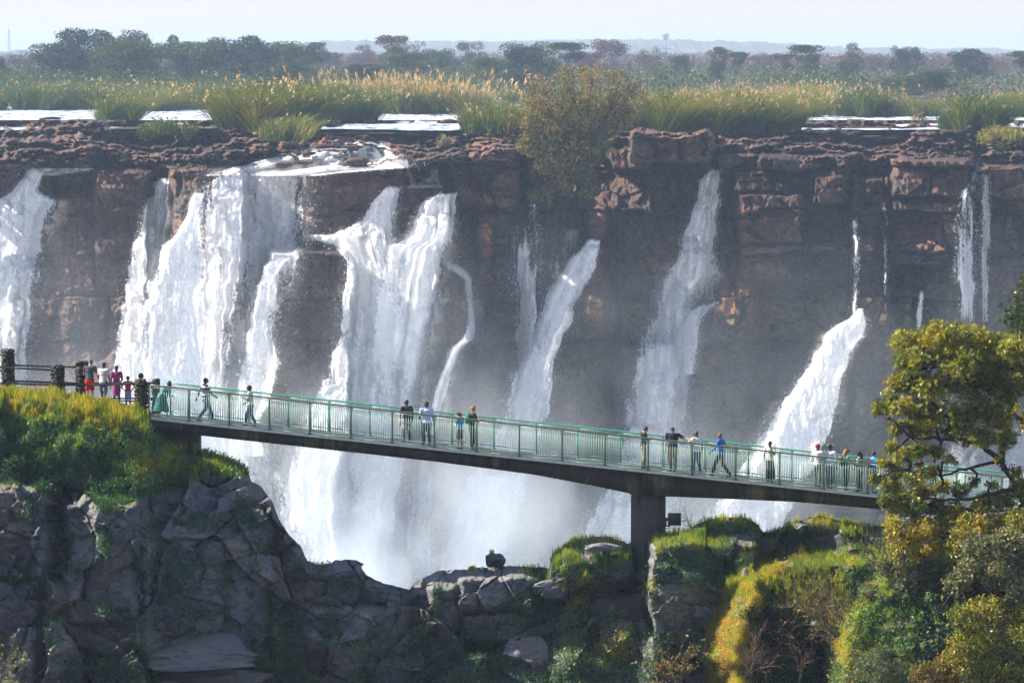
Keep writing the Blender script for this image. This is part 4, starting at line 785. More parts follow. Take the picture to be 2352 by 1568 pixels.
# ------------------------------------------------------------------ mist rising out of the gorge
def mistmat():
    m = bpy.data.materials.new('gorge_mist'); m.use_nodes = True; t = m.node_tree; t.nodes.clear()
    o = t.nodes.new('ShaderNodeOutputMaterial'); v = t.nodes.new('ShaderNodeVolumePrincipled'); L = t.links.new
    g = t.nodes.new('ShaderNodeNewGeometry'); sp = t.nodes.new('ShaderNodeSeparateXYZ'); L(g.outputs['Position'], sp.inputs[0])
    def M(op, a, b=None, c=None, cl=False):
        nd = t.nodes.new('ShaderNodeMath'); nd.operation = op; nd.use_clamp = cl
        for i, x in enumerate((a, b, c)):
            if x is None: continue
            if isinstance(x, (int, float)): nd.inputs[i].default_value = x
            else: L(x, nd.inputs[i])
        return nd.outputs[0]
    def mr(x, a, b, c, d):
        nd = t.nodes.new('ShaderNodeMapRange'); nd.interpolation_type = 'SMOOTHSTEP'; L(x, nd.inputs[0])
        for i, q in enumerate((a, b, c, d)): nd.inputs[i+1].default_value = q
        return nd.outputs[0]
    mp = t.nodes.new('ShaderNodeMapping'); mp.inputs['Scale'].default_value = (.075, .03, .05); L(g.outputs['Position'], mp.inputs[0])
    nz = t.nodes.new('ShaderNodeTexNoise'); nz.inputs['Scale'].default_value = 1; nz.inputs['Detail'].default_value = 3; nz.inputs['Roughness'].default_value = .6; L(mp.outputs[0], nz.inputs['Vector'])
    lo = mr(sp.outputs[2], 33, -8, 0, 1)                         # thicker downwards
    left = mr(sp.outputs[0], 35, -45, .13, 1.1)                    # thicker on the left
    hi = mr(sp.outputs[2], 46, 18, 0, .05)
    pn = mr(nz.outputs[0], .43, .62, .0, 1.8)
    d = M('MULTIPLY', M('ADD', M('MULTIPLY', M('POWER', lo, 1.7), left), hi), pn)
    L(M('MULTIPLY', d, MIST), v.inputs['Density']); v.inputs['Color'].default_value = (.84, .92, 1, 1); v.inputs['Anisotropy'].default_value = .35
    L(v.outputs[0], o.inputs['Volume']); return m
MIST = .046
ms = MB().box((0, 387, 13), (190, 66, 74)).build('mist', mistmat()); props(ms, kind='stuff')
# ------------------------------------------------------------------ background trees, woodland, reeds
GR = [(.0, (.018, .035, .012)), (.5, (.045, .075, .020)), (1., (.095, .12, .03))]
M_BARK = simple('bark', (.09, .065, .05), .9, .4, 3); M_BARKG = simple('grey_bark', (.15, .13, .12), .9, .3, 3)
LM = {'dark': leafmat('dark_leaves', [(.0, (.008, .024, .012)), (.5, (.018, .045, .018)), (1., (.045, .085, .025))]),
      'mid': leafmat('mid_leaves', [(.0, (.022, .040, .012)), (.5, (.045, .075, .02)), (1., (.085, .11, .03))]),
      'mauve': leafmat('dry_mauve_leaves', [(.0, (.05, .026, .028)), (.5, (.095, .048, .046)), (1., (.15, .08, .06))], .25),
      'brown': leafmat('brown_leaves', [(.0, (.035, .030, .018)), (.5, (.075, .055, .03)), (1., (.13, .085, .04))], .3)}
def limbs(b, base, top, r0, rs, nb, spread, start=.35, sub=3, mi=0, wob=.12):
    """tapered trunk and forked limbs; returns limb tips"""
    base = np.array(base, float); top = np.array(top, float); H = np.linalg.norm(top-base); m = 7
    t = np.linspace(0, 1, m); ctr = base+(top-base)*t[:, None]+rs.normal(size=(m, 3))*wob*H*.35*np.sin(t*PI)[:, None]*np.array([1, 1, .2])
    b.tube(ctr, r0*(1-.82*t), 7, mi); tips = [ctr[-1]]
    for i in range(nb):
        q = start+(1-start)*(i+rs.rand())/nb; p0 = np.array([np.interp(q, t, ctr[:, k]) for k in range(3)])
        a = rs.rand()*2*PI+i*2.4; L = H*spread*(.55+.6*rs.rand())*(1.15-q*.5)
        d = np.array([math.cos(a), math.sin(a), .35+.5*rs.rand()]); d /= np.linalg.norm(d)
        pts = [p0]; 
        for k in range(4):
            d = d+rs.normal(size=3)*.22+np.array([0, 0, .06]); d /= np.linalg.norm(d); pts.append(pts[-1]+d*L/4)
        b.tube(pts, r0*.5*(1-.6*q)*np.linspace(1, .25, 5), 5, mi); tips.append(pts[-1])
        for k in range(sub):
            p1 = pts[2+k % 3]; d2 = d+rs.normal(size=3)*.6; d2 /= np.linalg.norm(d2)
            q2 = [p1, p1+d2*L*.22+rs.normal(size=3)*L*.02, p1+d2*L*.45+rs.normal(size=3)*L*.05]
            b.tube(q2, [r0*.16, r0*.10, r0*.04], 4, mi); tips.append(q2[-1])
    return np.array(tips)
def crown_pts(blobs, n, rs, hollow=.5):
    """points biased to the outside of clump spheres, clustered"""
    blobs = np.array(blobs, float); w_ = (blobs[:, 3:].prod(1))**(2/3); k = rs.choice(len(blobs), n, p=w_/w_.sum())
    d = rs.normal(size=(n, 3)); d /= np.linalg.norm(d, axis=1)[:, None]
    r = (hollow+(1-hollow)*rs.rand(n)**.6)[:, None]
    p = blobs[k, :3]+d*r*blobs[k, 3:]*(1+.25*noise(d[:, 0]*2.5+k*3.1, d[:, 2]*2.5+d[:, 1]*1.7, 9))[:, None]
    return p, k
def make_tree(kind, seed, H=13., Wd=11., form='round', nleaf=3600, ls=.42):
    rs = np.random.RandomState(seed); root = empty('tree'); b = MB()
    th = {'round': .22, 'umbrella': .5, 'tall': .3, 'bare': .25, 'scrub': .08}[form]
    tips = limbs(b, (0, 0, -1.0), (rs.normal()*.6, rs.normal()*.6, H*(.70 if form != 'bare' else .85)), .028*H, rs, 9 if form != 'bare' else 16, .42*Wd/H*1.5, start=th*.8, sub=3 if form != 'bare' else 6)
    b.build('trunk', M_BARKG if kind in ('mauve',) else M_BARK, root, True)
    bl = []
    nb = {'round': 26, 'umbrella': 15, 'tall': 15, 'bare': 16, 'scrub': 26}[form]
    for i in range(nb):
        a = rs.rand()*2*PI; rr = Wd/2*.78*math.sqrt(rs.rand())
        zz = th+(1-th)*rs.rand(); prof = math.sqrt(max(.05, 1-((zz-(th+.35*(1-th)))/(1-th*.6))**2)) if form != 'umbrella' else (.6+.4*rs.rand())
        s_ = Wd*(.13+.10*rs.rand())*(1 if form != 'bare' else .8)
        bl.append([rr*prof*math.cos(a), rr*prof*math.sin(a), min(H*zz, H-s_*.7), s_, s_, s_*(.72 if form != 'umbrella' else .45)])
    p, k = crown_pts(bl, nleaf, rs, .45)
    Vq, Fq = leaf_quads(p, ls*(.6+.8*rs.rand(nleaf)), rs, .55, .2)
    tint = np.clip(.45+.22*rs.normal(size=nleaf)+.25*(rs.rand(nb)[k]-.5)*1.6, 0, 1)
    mesh_np('crown', Vq, Fq, LM[kind], root, False, {'tint': np.repeat(tint, 4)})
    root['H'] = H; root['W'] = Wd
    return root
protos = {}
def copy_thing(root, parent=None):
    c = root.copy(); COL.objects.link(c); c.parent = parent
    for ch in [x for x in root.children]:
        copy_thing(ch, c)
    return c
TREES = [(130, 108, 120, 'dark', 'scrub', 900, 'low dark scrubby tree sloping down at the left end of the island thicket'), (205, 78, 122, 'dark', 'round', 905, 'tallest dark evergreen of the left island thicket'), (303, 80, 92, 'dark', 'round', 925, 'rounded dark evergreen behind the lighter green one in the left thicket'),
 (292, 102, 128, 'mid', 'round', 860, 'lighter green round tree in front of the dark evergreens at left'), (398, 92, 66, 'dark', 'tall', 960, 'thin loose topped tree poking out between the left thicket crowns'), (436, 106, 126, 'mid', 'round', 880, 'broad mid green tree in the middle of the left thicket'),
 (505, 95, 84, 'dark', 'round', 900, 'dark flat topped tree right of the broad mid green one'), (566, 93, 84, 'dark', 'round', 905, 'dark tree with a ragged top above the papyrus bed'), (640, 104, 128, 'dark', 'round', 930, 'wide dull green tree at the right end of the left thicket'), (695, 114, 80, 'mid', 'round', 900, 'small green tree on the sloping right end of the left thicket'),
 (736, 98, 50, 'dark', 'umbrella', 1250, 'small umbrella crowned tree far behind above a mauve one'), (745, 124, 84, 'mauve', 'round', 1200, 'mauve dry tree under the small umbrella crown'), (54, 122, 66, 'mauve', 'bare', 1000, 'mauve leafless tree standing apart at far left'), (-4, 138, 40, 'dark', 'round', 950, 'dark tree cut by the left picture edge'),
 (820, 106, 64, 'mauve', 'tall', 1350, 'grey mauve tall tree left of the big brownish tree'), (905, 82, 88, 'brown', 'umbrella', 1150, 'big brownish spreading tree standing above the plume grass'), (962, 100, 42, 'brown', 'bare', 1180, 'small twiggy tree just right of the big brownish one'), (938, 124, 116, 'mid', 'round', 980, 'low wide green tree in front of the big brownish one'),
 (1012, 114, 84, 'dark', 'round', 1150, 'dull round tree between the brownish tree and the sparse topped one'), (1082, 100, 62, 'brown', 'tall', 1300, 'sparse topped tree right of the middle behind the reeds'), (1216, 100, 126, 'dark', 'round', 880, 'big bushy green tree beside the hanging bush'), (1303, 98, 86, 'dark', 'umbrella', 1000, 'loose dark tree right of the big bushy one'),
 (1138, 136, 96, 'mid', 'round', 900, 'low green tree left of the big bushy one'), (1404, 95, 80, 'mauve', 'tall', 1200, 'tall pinkish dry tree above the hanging bush'), (1496, 110, 72, 'mauve', 'bare', 1050, 'bare vase shaped mauve tree right of the hanging bush'), (1562, 130, 52, 'dark', 'round', 1100, 'small round green tree right of the bare vase shaped one'),
 (1652, 108, 50, 'brown', 'umbrella', 1050, 'flat topped thorn tree with a bare stem, twin of the greener one beside it'), (1692, 120, 52, 'dark', 'umbrella', 1060, 'greener half of the pair of flat topped trees on bare stems'), (1640, 146, 46, 'dark', 'scrub', 1000, 'low green bush under the pair of flat topped trees'), (1846, 104, 74, 'dark', 'umbrella', 1000, 'tall green umbrella tree standing over the right reeds'), (1858, 128, 44, 'mid', 'tall', 960, 'upright green tree under the tall umbrella tree'),
 (1800, 124, 46, 'brown', 'umbrella', 1050, 'slim layered tree just left of the tall umbrella tree'), (1946, 102, 60, 'mauve', 'tall', 1100, 'pinkish loose tree above the right reeds'), (1948, 144, 50, 'dark', 'round', 1050, 'small dark round tree beneath the pinkish loose one'), (2068, 108, 50, 'dark', 'round', 1150, 'left of two round dark trees side by side on slim stems'), (2106, 110, 36, 'dark', 'tall', 1150, 'right and smaller of two round dark trees side by side'),
 (2150, 126, 40, 'mauve', 'bare', 1250, 'small dry tree right of the two side by side dark trees'), (2222, 116, 92, 'dark', 'round', 1000, 'wide dark tree with twiggy top near the right edge'), (2290, 132, 56, 'mauve', 'bare', 1100, 'leafless tree near the right edge between two dark ones'), (2342, 118, 66, 'dark', 'umbrella', 1000, 'dark spreading tree cut by the right picture edge'),
 (1750, 128, 60, 'mauve', 'round', 1400, 'dusty mauve tree halfway between the flat topped pair and the umbrella tree'), (2010, 132, 56, 'brown', 'tall', 1300, 'olive brown tree right of the pinkish loose one'), (870, 128, 60, 'mauve', 'round', 1300, 'pinkish dry tree at the foot of the big brownish one'), (1350, 122, 70, 'mauve', 'round', 1250, 'mauve tree between the loose dark tree and the tall pinkish one'),
 (2120, 166, 120, 'dark', 'scrub', 820, 'dark green bush mass behind the right rapids'), (2060, 178, 90, 'mid', 'scrub', 800, 'mid green bush left of the dark bush mass'), (1180, 162, 110, 'dark', 'scrub', 820, 'bluish green bush behind the reeds left of the hanging bush'), (640, 150, 120, 'dark', 'scrub', 820, 'dark bush behind the papyrus bed'), (830, 150, 90, 'dark', 'scrub', 830, 'dark green bush behind the shaded reeds')]
rs0 = np.random.RandomState(5)
for i, (u, vt, wpx, kind, form, Yt_, lb) in enumerate(TREES):
    key = (kind, form, i % 2)
    k = Yt_/FPX; base = P(u, 200, Yt_); zb = float(zpl(base[0], np.array(float(Yt_)))); Ht = P(u, vt, Yt_)[2]-zb; Wt = wpx*k
    if key not in protos:
        protos[key] = t_ = make_tree(kind, 200+i, 13, 12, form, {'round': 8500, 'scrub': 8500, 'umbrella': 4200, 'tall': 4200, 'bare': 1500}[form], .44); first = True
    else: t_ = copy_thing(protos[key])
    t_.location = (base[0], Yt_, zb); sw_ = 1.42 if u < 720 and form != 'bare' else 1.22; t_.scale = (Wt/12*sw_, Wt/12*sw_, Ht/13*(1.10 if u < 720 else 1.05)); t_.rotation_euler = (0, 0, rs0.rand()*6)
    props(t_, lb, 'tree', 'trees on the islands above the falls')
# far dry woodland: one mass
rs = np.random.RandomState(77); V0 = []; F0 = []; T0 = []; nn = 0
nbl = 1500; yb = 1350+rs.rand(nbl)*1500; ub = rs.uniform(-200, 2550, nbl)
bp = P(ub, 200+0*ub, yb); zb = zpl(bp[:, 0], yb); szb = 3.0+3.4*rs.rand(nbl)
hh = 3.2+4.2*rs.rand(nbl)
blobs = np.stack([bp[:, 0], yb, zb+hh*.55, szb*1.3, szb*1.3, hh*.6], 1)
p, k = crown_pts(blobs, 110000, rs, .5); keep = p[:, 2] > 49; p = p[keep]; k = k[keep]
gcol = (rs.rand(nbl) < .2)[k]
Vq, Fq = leaf_quads(p, .8+1.*rs.rand(len(p)), rs, .6, 0); tint = np.clip(.5+.3*rs.normal(size=len(p)), 0, 1)
m_ = ~gcol
def sub_q(Vq, m): return Vq.reshape(-1, 4, 3)[m].reshape(-1, 3), np.arange(4*m.sum()).reshape(-1, 4)
# scrub belt between the trees
nb2 = 760; y2 = 800+rs.rand(nb2)*430; u2 = rs.uniform(-150, 2500, nb2); u2 = np.where((u2 > 1250) & (rs.rand(nb2) < .66), rs.uniform(-150, 1250, nb2), u2); p2 = P(u2, 200+0*u2, y2); z2 = zpl(p2[:, 0], y2); s2 = 1.6+2.8*rs.rand(nb2)
bl2 = np.stack([p2[:, 0], y2, z2+s2*.5, s2*1.7, s2*1.7, s2], 1); pp, kk = crown_pts(bl2, 95000, rs, .4); t2 = np.clip(.5+.25*rs.normal(size=len(pp))+.2*(rs.rand(nb2)[kk]-.5), 0, 1)
Vs, Fs = leaf_quads(pp, .55+.6*rs.rand(len(pp)), rs, .55, 0); props(mesh_np('scrub_belt', Vs, Fs, LM['mid'], None, False, {'tint': np.repeat(t2, 4)}), kind='stuff')
a, f_ = sub_q(Vq, m_); props(mesh_np('dry_woodland', a, f_, LM['mauve'], None, False, {'tint': np.repeat(tint[m_], 4)}), kind='stuff')
a, f_ = sub_q(Vq, gcol); props(mesh_np('green_woodland', a, f_, LM['dark'], None, False, {'tint': np.repeat(tint[gcol], 4)}), kind='stuff')
# reeds
M_REED = leafmat('reed_blades', [(.0, (.025, .055, .022)), (.35, (.07, .12, .025)), (.7, (.20, .20, .045)), (1., (.34, .25, .11))], .4, .2)
M_PLUME = leafmat('reed_plumes', [(.0, (.26, .16, .11)), (.5, (.40, .29, .20)), (1., (.62, .52, .42))], .5, .1)
def yof(v): return (CZ-49.4)*FPX/(np.asarray(v, float)-125)
def reeds(u0, u1, vt, vb, label, n=5000, plume=.1, tint=.5, lean=.12, seed=0, name='reed_clump', cat='reeds', wid=.13, group='reed clumps along the islands', tvar=.16, pl_asp=.35, pl_s=.5, Yb=None, dome=.35):
    rs = np.random.RandomState(seed+900); Y0 = float(yof(vb)) if Yb is None else Yb; k = Y0/FPX
    nc = max(5, int((u1-u0)/10)); cu = np.sort(rs.rand(nc)); cy = rs.rand(nc)*16; ch = .58+.58*rs.rand(nc); ct = rs.normal(size=nc)*.13; ci = rs.randint(0, nc, n)
    ch *= 1-(dome+.12)*np.abs(2*cu-1)**2; spr = .035*rs.normal(size=n)
    uu = np.clip(cu[ci]+spr*min(1.6, 200./(u1-u0)), -.04, 1.04); yy = Y0+cy[ci]+rs.normal(size=n)*1.1
    x = P(u0+(u1-u0)*uu, vb, yy)
    H = (vb-vt)*k*ch[ci]*(.35+.65*rs.rand(n)**.7)
    c = spr/.035; L = np.stack([c*(.05+lean*.16)+lean*.35*np.where(seed == 11, -1, 1)*(.5+.5*rs.rand(n))+rs.normal(size=n)*.10, rs.normal(size=n)*.14, 0*c], 1)*H[:, None]
    x[:, 2] = P(u0+(u1-u0)*uu, vb, Y0)[:, 2]-.3
    V, F4, F3 = blades(x, H, wid*(.5+.8*rs.rand(n)), L, rs)
    tt = np.clip(tint-.15+tvar*rs.normal(size=n)+ct[ci]+.25*fbm(uu*7, yy/5, seed+1, 2), 0, 1)
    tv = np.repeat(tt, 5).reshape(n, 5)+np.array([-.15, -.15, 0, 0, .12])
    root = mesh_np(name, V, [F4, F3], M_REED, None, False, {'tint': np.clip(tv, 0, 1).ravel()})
    props(root, label, cat, group)
    nl = int(n*.9); li = rs.randint(0, n, nl); qh = rs.rand(nl)**.8*.85; Cl = x[li]+np.array([0, 0, 1.])*(H[li]*qh)[:, None]+L[li]*qh[:, None]**2+rs.normal(size=(nl, 3))*.35
    Vl, Fl = leaf_quads(Cl, .55*(.35+.9*rs.rand(nl)), rs, .4, .1)
    mesh_np('foliage', Vl, Fl, M_REED, root, False, {'tint': np.repeat(np.clip(tt[li]-.12, 0, 1), 4)})
    m = (rs.rand(n) < plume*.5) & (H > np.percentile(H, 45))
    if m.sum():
        tip = V.reshape(n, 5, 3)[m, 4]; d = np.stack([L[m, 0]*.25+.15, L[m, 1]*0, np.ones(m.sum())], 1); q = []
        tip = np.repeat(tip, 4, 0)+rs.normal(size=(4*len(tip), 3))*np.array([.12, .12, .22]); d = np.repeat(d, 4, 0)
        Vp, Fp = leaf_quads(tip, pl_s*(.5+.8*rs.rand(len(tip))), rs, pl_asp, 0, d)
        mesh_np('plumes', Vp, Fp, M_PLUME, root, False, {'tint': np.repeat(np.clip(.5+.3*rs.normal(size=len(tip)), 0, 1), 4)})['kind'] = 'stuff'
    return root
reeds(-60, 110, 172, 252, 'yellow green reeds with faint plumes at the far left bank', 5000, .05, .55, seed=1)
reeds(90, 250, 158, 250, 'tall reeds with pinkish plumes left of the lone leaning clump', 5500, .10, .48, seed=2)
reeds(120, 240, 160, 248, 'dense dark green leafy reeds behind the pinkish plumes', 4000, .0, .15, seed=3, Yb=720)
reeds(232, 306, 172, 288, 'narrow leaning reed clump standing in the rapids at left', 2400, .02, .5, .35, seed=4, dome=.2)
reeds(290, 400, 168, 252, 'reeds with white seed heads left of the middle of the left bank', 4000, .07, .5, seed=5)
reeds(380, 505, 172, 250, 'olive reeds with a few pink heads beside the papyrus bed', 4200, .05, .5, seed=6)
reeds(508, 730, 150, 300, 'big papyrus bed with round tan heads reaching down to the terraces', 11000, .07, .42, seed=7, pl_asp=.9, pl_s=.42, dome=.2)
reeds(515, 640, 158, 270, 'leafy bright green bushy reeds at the left of the papyrus bed', 3500, .02, .42, .2, seed=8, Yb=640)
reeds(680, 878, 166, 280, 'shaded grey green reeds right of the papyrus bed', 9000, .05, .28, seed=9)
reeds(600, 720, 235, 318, 'thin dry stalks on the rocks below the papyrus bed', 1200, .02, .6, .3, seed=10)
reeds(868, 1118, 152, 260, 'sunlit plume grass leaning left, covered in long tan plumes', 9000, .30, .62, .45, seed=11, pl_asp=.16, pl_s=1.3, dome=.45)
reeds(1062, 1232, 214, 302, 'yellow green reeds left of the hanging bush', 6500, .04, .62, .2, seed=12)
reeds(1118, 1180, 172, 240, 'sparse reeds with pale heads behind, left of the hanging bush', 1500, .2, .5, seed=13, Yb=700)
reeds(1215, 1460, 178, 302, 'reeds standing behind the hanging bush', 7000, .05, .5, seed=24)
reeds(1440, 1660, 176, 302, 'broad reed bed with bright plume tips right of the hanging bush', 11000, .06, .55, .2, seed=14)
reeds(1600, 1835, 186, 300, 'dense green reed bed leaning right at the edge of the rapids', 12000, .05, .46, .3, seed=15)
reeds(1540, 1800, 172, 262, 'back row of reeds full of white plumes', 6500, .16, .7, .15, seed=16, Yb=640)
reeds(1790, 1900, 176, 262, 'tan reeds with white plumes left of the broad green clump', 4200, .16, .72, seed=17)
reeds(1860, 2035, 172, 266, 'broad green reed clump with pale plumes above the right rapids', 7500, .09, .55, seed=18)
reeds(2036, 2170, 218, 266, 'low yellow green reeds between two stands at right', 4200, .02, .62, seed=19)
reeds(2160, 2300, 184, 298, 'loose green leafy clump rising from the right rapids', 6500, .02, .45, .35, seed=20)
reeds(2276, 2420, 198, 268, 'reeds with tan heads at the right picture edge', 5200, .10, .62, seed=21)
reeds(330, 446, 258, 306, 'low bright green tuft of grass on the left terrace', 3500, 0, .45, .2, seed=22, cat='grass tuft', name='grass_tuft', dome=.5)
reeds(2256, 2352, 282, 318, 'dry tan tuft on the terrace at the right edge', 1500, 0, .85, .3, seed=23, cat='grass tuft', name='grass_tuft')
# small rocks and islets in the shallows
for i, (u, v, w_, h_, lb) in enumerate([(85, 283, 120, 16, 'flat brown islet at the left end of the river'), (178, 277, 66, 10, 'low rock in the shallows right of the flat islet'), (195, 292, 50, 9, 'small rock in the rapids below the low one'), (120, 272, 50, 8, 'thin rock sliver in the left shallows'),
        (620, 308, 330, 14, 'long flat rock bank under the papyrus bed'), (850, 308, 180, 14, 'rock bank with stranded grass left of the square rocks'), (370, 298, 260, 14, 'flat rock bank under the bright green tuft'), (1920, 286, 110, 8, 'flat stones in the right rapids'), (2010, 300, 160, 26, 'dark humped rock at the top of the right terrace'),
        (2200, 302, 190, 14, 'long low rock under the loose leafy clump'), (2330, 296, 70, 10, 'rock sliver in the shallows at the right edge'), (1965, 276, 40, 5, 'tiny rock in the right rapids'), (300, 262, 60, 5, 'tiny rock line in the left rapids'), (1500, 296, 240, 26, 'bank of tangled dry roots under the broad reed bed'), (1980, 318, 150, 16, 'rounded mossy rock below the humped one')]):
    boulder('rock', u, v, w_, h_, float(yof(v+2)) if v < 300 else 510-(v-300)*1.2, lb, M_CLIFF, 60+i, 'rocks in the shallows above the falls', depth=.7, n=(40, 14), rough=.3)
# leafy shrubs with their own twigs
def shrub(name, blobs, n, ls, mat, label, cat, seed, base=None, twig=M_BARK, group=None, r0=.12, nb=10, hollow=.3, asp=.5, droop=.2, tint0=.5, spread=.5, kids=('branches', 'foliage')):
    rs = np.random.RandomState(seed); blobs = np.array(blobs, float); base = blobs[0, :3]-np.array([0, 0, blobs[0, 5]]) if base is None else np.array(base, float)
    root = empty(name, base); b = MB(); props(root, label, cat, group)
    for q in blobs:
        e = q[:3]; mid = base+(e-base)*.5+rs.normal(size=3)*np.linalg.norm(e-base)*.10
        b.tube([base, base+(mid-base)*.5, mid, e], np.array([1, .8, .6, .25])*r0, 5)
        for _ in range(nb):
            d = rs.normal(size=3); d /= np.linalg.norm(d); st = mid+(e-mid)*rs.rand(); en = e+d*q[3:]*(.7+.4*rs.rand()); m2 = (st+en)/2+rs.normal(size=3)*q[3]*.15
            b.tube([st, m2, en], np.array([.3, .18, .06])*r0, 3, cap=False)
    b.build(kids[0], twig, root, False, None).matrix_parent_inverse = Matrix.Translation(-Vector(base))
    # leaves in rosettes
    m = n//6; p, k = crown_pts(blobs, m, rs, hollow); p = np.repeat(p, 6, 0)+rs.normal(size=(m*6, 3))*ls*.55; n = m*6
    Vq, Fq = leaf_quads(p, ls*(.6+.7*rs.rand(n)), rs, asp, droop)
    tt = np.clip(tint0+.18*rs.normal(size=n)+np.repeat(.2*rs.normal(size=m), 6)+.3*(rs.rand(len(blobs))[np.repeat(k, 6)]-.5), 0, 1)
    o = mesh_np(kids[1], Vq, Fq, mat, root, False, {'tint': np.repeat(tt, 4)}); o.matrix_parent_inverse = Matrix.Translation(-Vector(base))
    return root
def PB(u, v, Y, r, ry=None, rz=None):
    c = P(u, v, Y); k = Y/FPX; return [*c, r*k, (ry or r)*k, (rz or r)*k]
LM['orange_tint'] = leafmat('rusty_leaves', [(.0, (.05, .06, .022)), (.4, (.13, .125, .035)), (.75, (.26, .18, .045)), (1., (.33, .17, .05))], .35)
LM['sage'] = leafmat('grey_green_leaves', [(.0, (.05, .075, .05)), (.5, (.14, .17, .10)), (1., (.30, .29, .15))], .35)
hb = [PB(u, v, 421+dy, r) for (u, v, r, dy) in [(1240, 205, 34, 2), (1300, 185, 34, 0), (1360, 180, 36, 3), (1420, 190, 34, 2), (1455, 205, 26, 2), (1230, 245, 34, 0), (1290, 235, 40, 0), (1350, 235, 42, 2), (1410, 240, 40, 4), (1220, 290, 30, 0), (1275, 290, 40, 0), (1340, 295, 44, 0), (1400, 290, 36, 2), (1440, 270, 28, 3)]]
t_ = shrub('hanging_bush', hb, 9000, .34, LM['orange_tint'], 'large rusty leaved bush hanging over the lip in the middle, with bare twigs on top', 'bush', 301, base=P(1345, 345, 424), nb=16, r0=.22, hollow=.2)
hb = [PB(u, v, 420+dy, r) for (u, v, r, dy) in [(1210, 335, 26, 0), (1250, 340, 34, 0), (1300, 345, 38, 0), (1350, 350, 36, 0), (1385, 340, 26, 0), (1245, 385, 26, 0), (1290, 395, 32, 0), (1340, 400, 30, 0), (1300, 430, 24, 0), (1255, 440, 20, 0), (1350, 440, 20, 0), (1225, 450, 14, 0)]]
shrub('trailing_bush', hb+[PB(u, v, 420.5, 30) for u, v in [(1235, 318), (1285, 322), (1335, 322), (1385, 318)]], 9500, .34, LM['orange_tint'], 'olive green bush trailing down the rock under the rusty one', 'bush', 302, base=P(1335, 350, 424), nb=12, r0=.2, hollow=.1, tint0=.22)
for i, (u, v, r, lb, mt) in enumerate([(1135, 300, 16, 'small bright green plant on top of the square rocks', 'mid'), (383, 320, 12, 'small plant growing on the terrace rocks at left', 'mid'), (2110, 270, 18, 'small yellow green shrub on the right terrace', 'orange_tint'), (2300, 335, 12, 'bright green plant on the terrace at far right', 'mid'), (2240, 280, 20, 'yellowish shrub under the loose leafy clump', 'orange_tint'), (1020, 325, 14, 'dull green plant on the rocks above the double waterfall', 'sage')]):
    Yp = float(yat(u, v+r*.8))-1.0
    shrub('shrub', [PB(u, v, Yp, r), PB(u-r*.6, v+r*.5, Yp, r*.7), PB(u+r*.5, v+r*.6, Yp, r*.6)], 420, .35, LM[mt], lb, 'shrub', 320+i, base=P(u, v+r*1.2, Yp+.5), nb=4, r0=.06, group='small shrubs on the terraces')
# ------------------------------------------------------------------ near cliff, ridge and grassy mounds
SKY = [(-300, 880), (0, 894), (60, 899), (117, 897), (149, 908), (180, 912), (216, 919), (270, 931), (306, 935), (338, 951), (343, 966), (350, 1000), (376, 1024), (455, 1036), (470, 1034), (500, 1048), (545, 1066), (570, 1083), (577, 1105), (600, 1117), (625, 1150),
       (640, 1190), (665, 1230), (690, 1252), (706, 1288), (735, 1296), (762, 1292), (770, 1286), (812, 1284), (828, 1290), (832, 1308), (841, 1319), (879, 1338), (920, 1348), (940, 1353), (952, 1338), (975, 1326), (1010, 1308), (1058, 1308), (1106, 1302), (1154, 1299), (1215, 1301), (1262, 1304), (1268, 1272), (1290, 1258),
       (1314, 1242), (1363, 1231), (1400, 1232), (1449, 1250), (1456, 1300), (1484, 1300), (1488, 1232), (1530, 1224), (1575, 1222), (1603, 1200), (1647, 1188), (1713, 1188), (1740, 1204), (1753, 1221), (1775, 1221), (1823, 1197), (1876, 1183), (1933, 1196), (2004, 1209), (2060, 1200), (2130, 1180), (2220, 1165), (2352, 1150), (2700, 1140)]
nus = np.concatenate([np.arange(-1100, -260, 8.), np.arange(-260, 2640, 2.2), np.arange(2640, 3300, 8.)])
nsk = lerpt(SKY, nus)+2.2*fbm(nus/9., nus*0, 401, 3)
NR = 300; NB = 22
q = np.linspace(0, 1, NR); NV = nsk[None, :]+(1640-nsk[None, :])*q[:, None]**1.15; NU = np.repeat(nus[None, :], NR, 0)
YSK = [(-300, 139.2), (330, 139.2), (350, 139.6), (450, 139.9), (560, 140), (640, 139.5), (720, 139), (940, 141), (1260, 141), (1300, 140.5), (1450, 141.2), (1500, 140.2), (1590, 140.6), (1700, 142), (1780, 142.5), (1900, 142), (2010, 141), (2100, 140), (2700, 140)]
fromtop = NV-nsk[None, :]
grassb = lerpt([(-300, 1110), (0, 1125), (60, 1118), (110, 1150), (150, 1130), (200, 1138), (240, 1190), (290, 1170), (330, 1146), (400, 1125), (480, 1100), (575, 1098), (640, 1100)], NU)
Yn = lerpt(YSK, NU)-fromtop*.0042
Yn -= np.where(NU < 620, np.clip(np.minimum(NV, grassb)-nsk[None, :], 0, None)*.010, 0)
Yn -= 1.1*(1-sst(0, 30, fromtop))*-1*0+sst(0, 34, fromtop)*.9                      # rounded brow
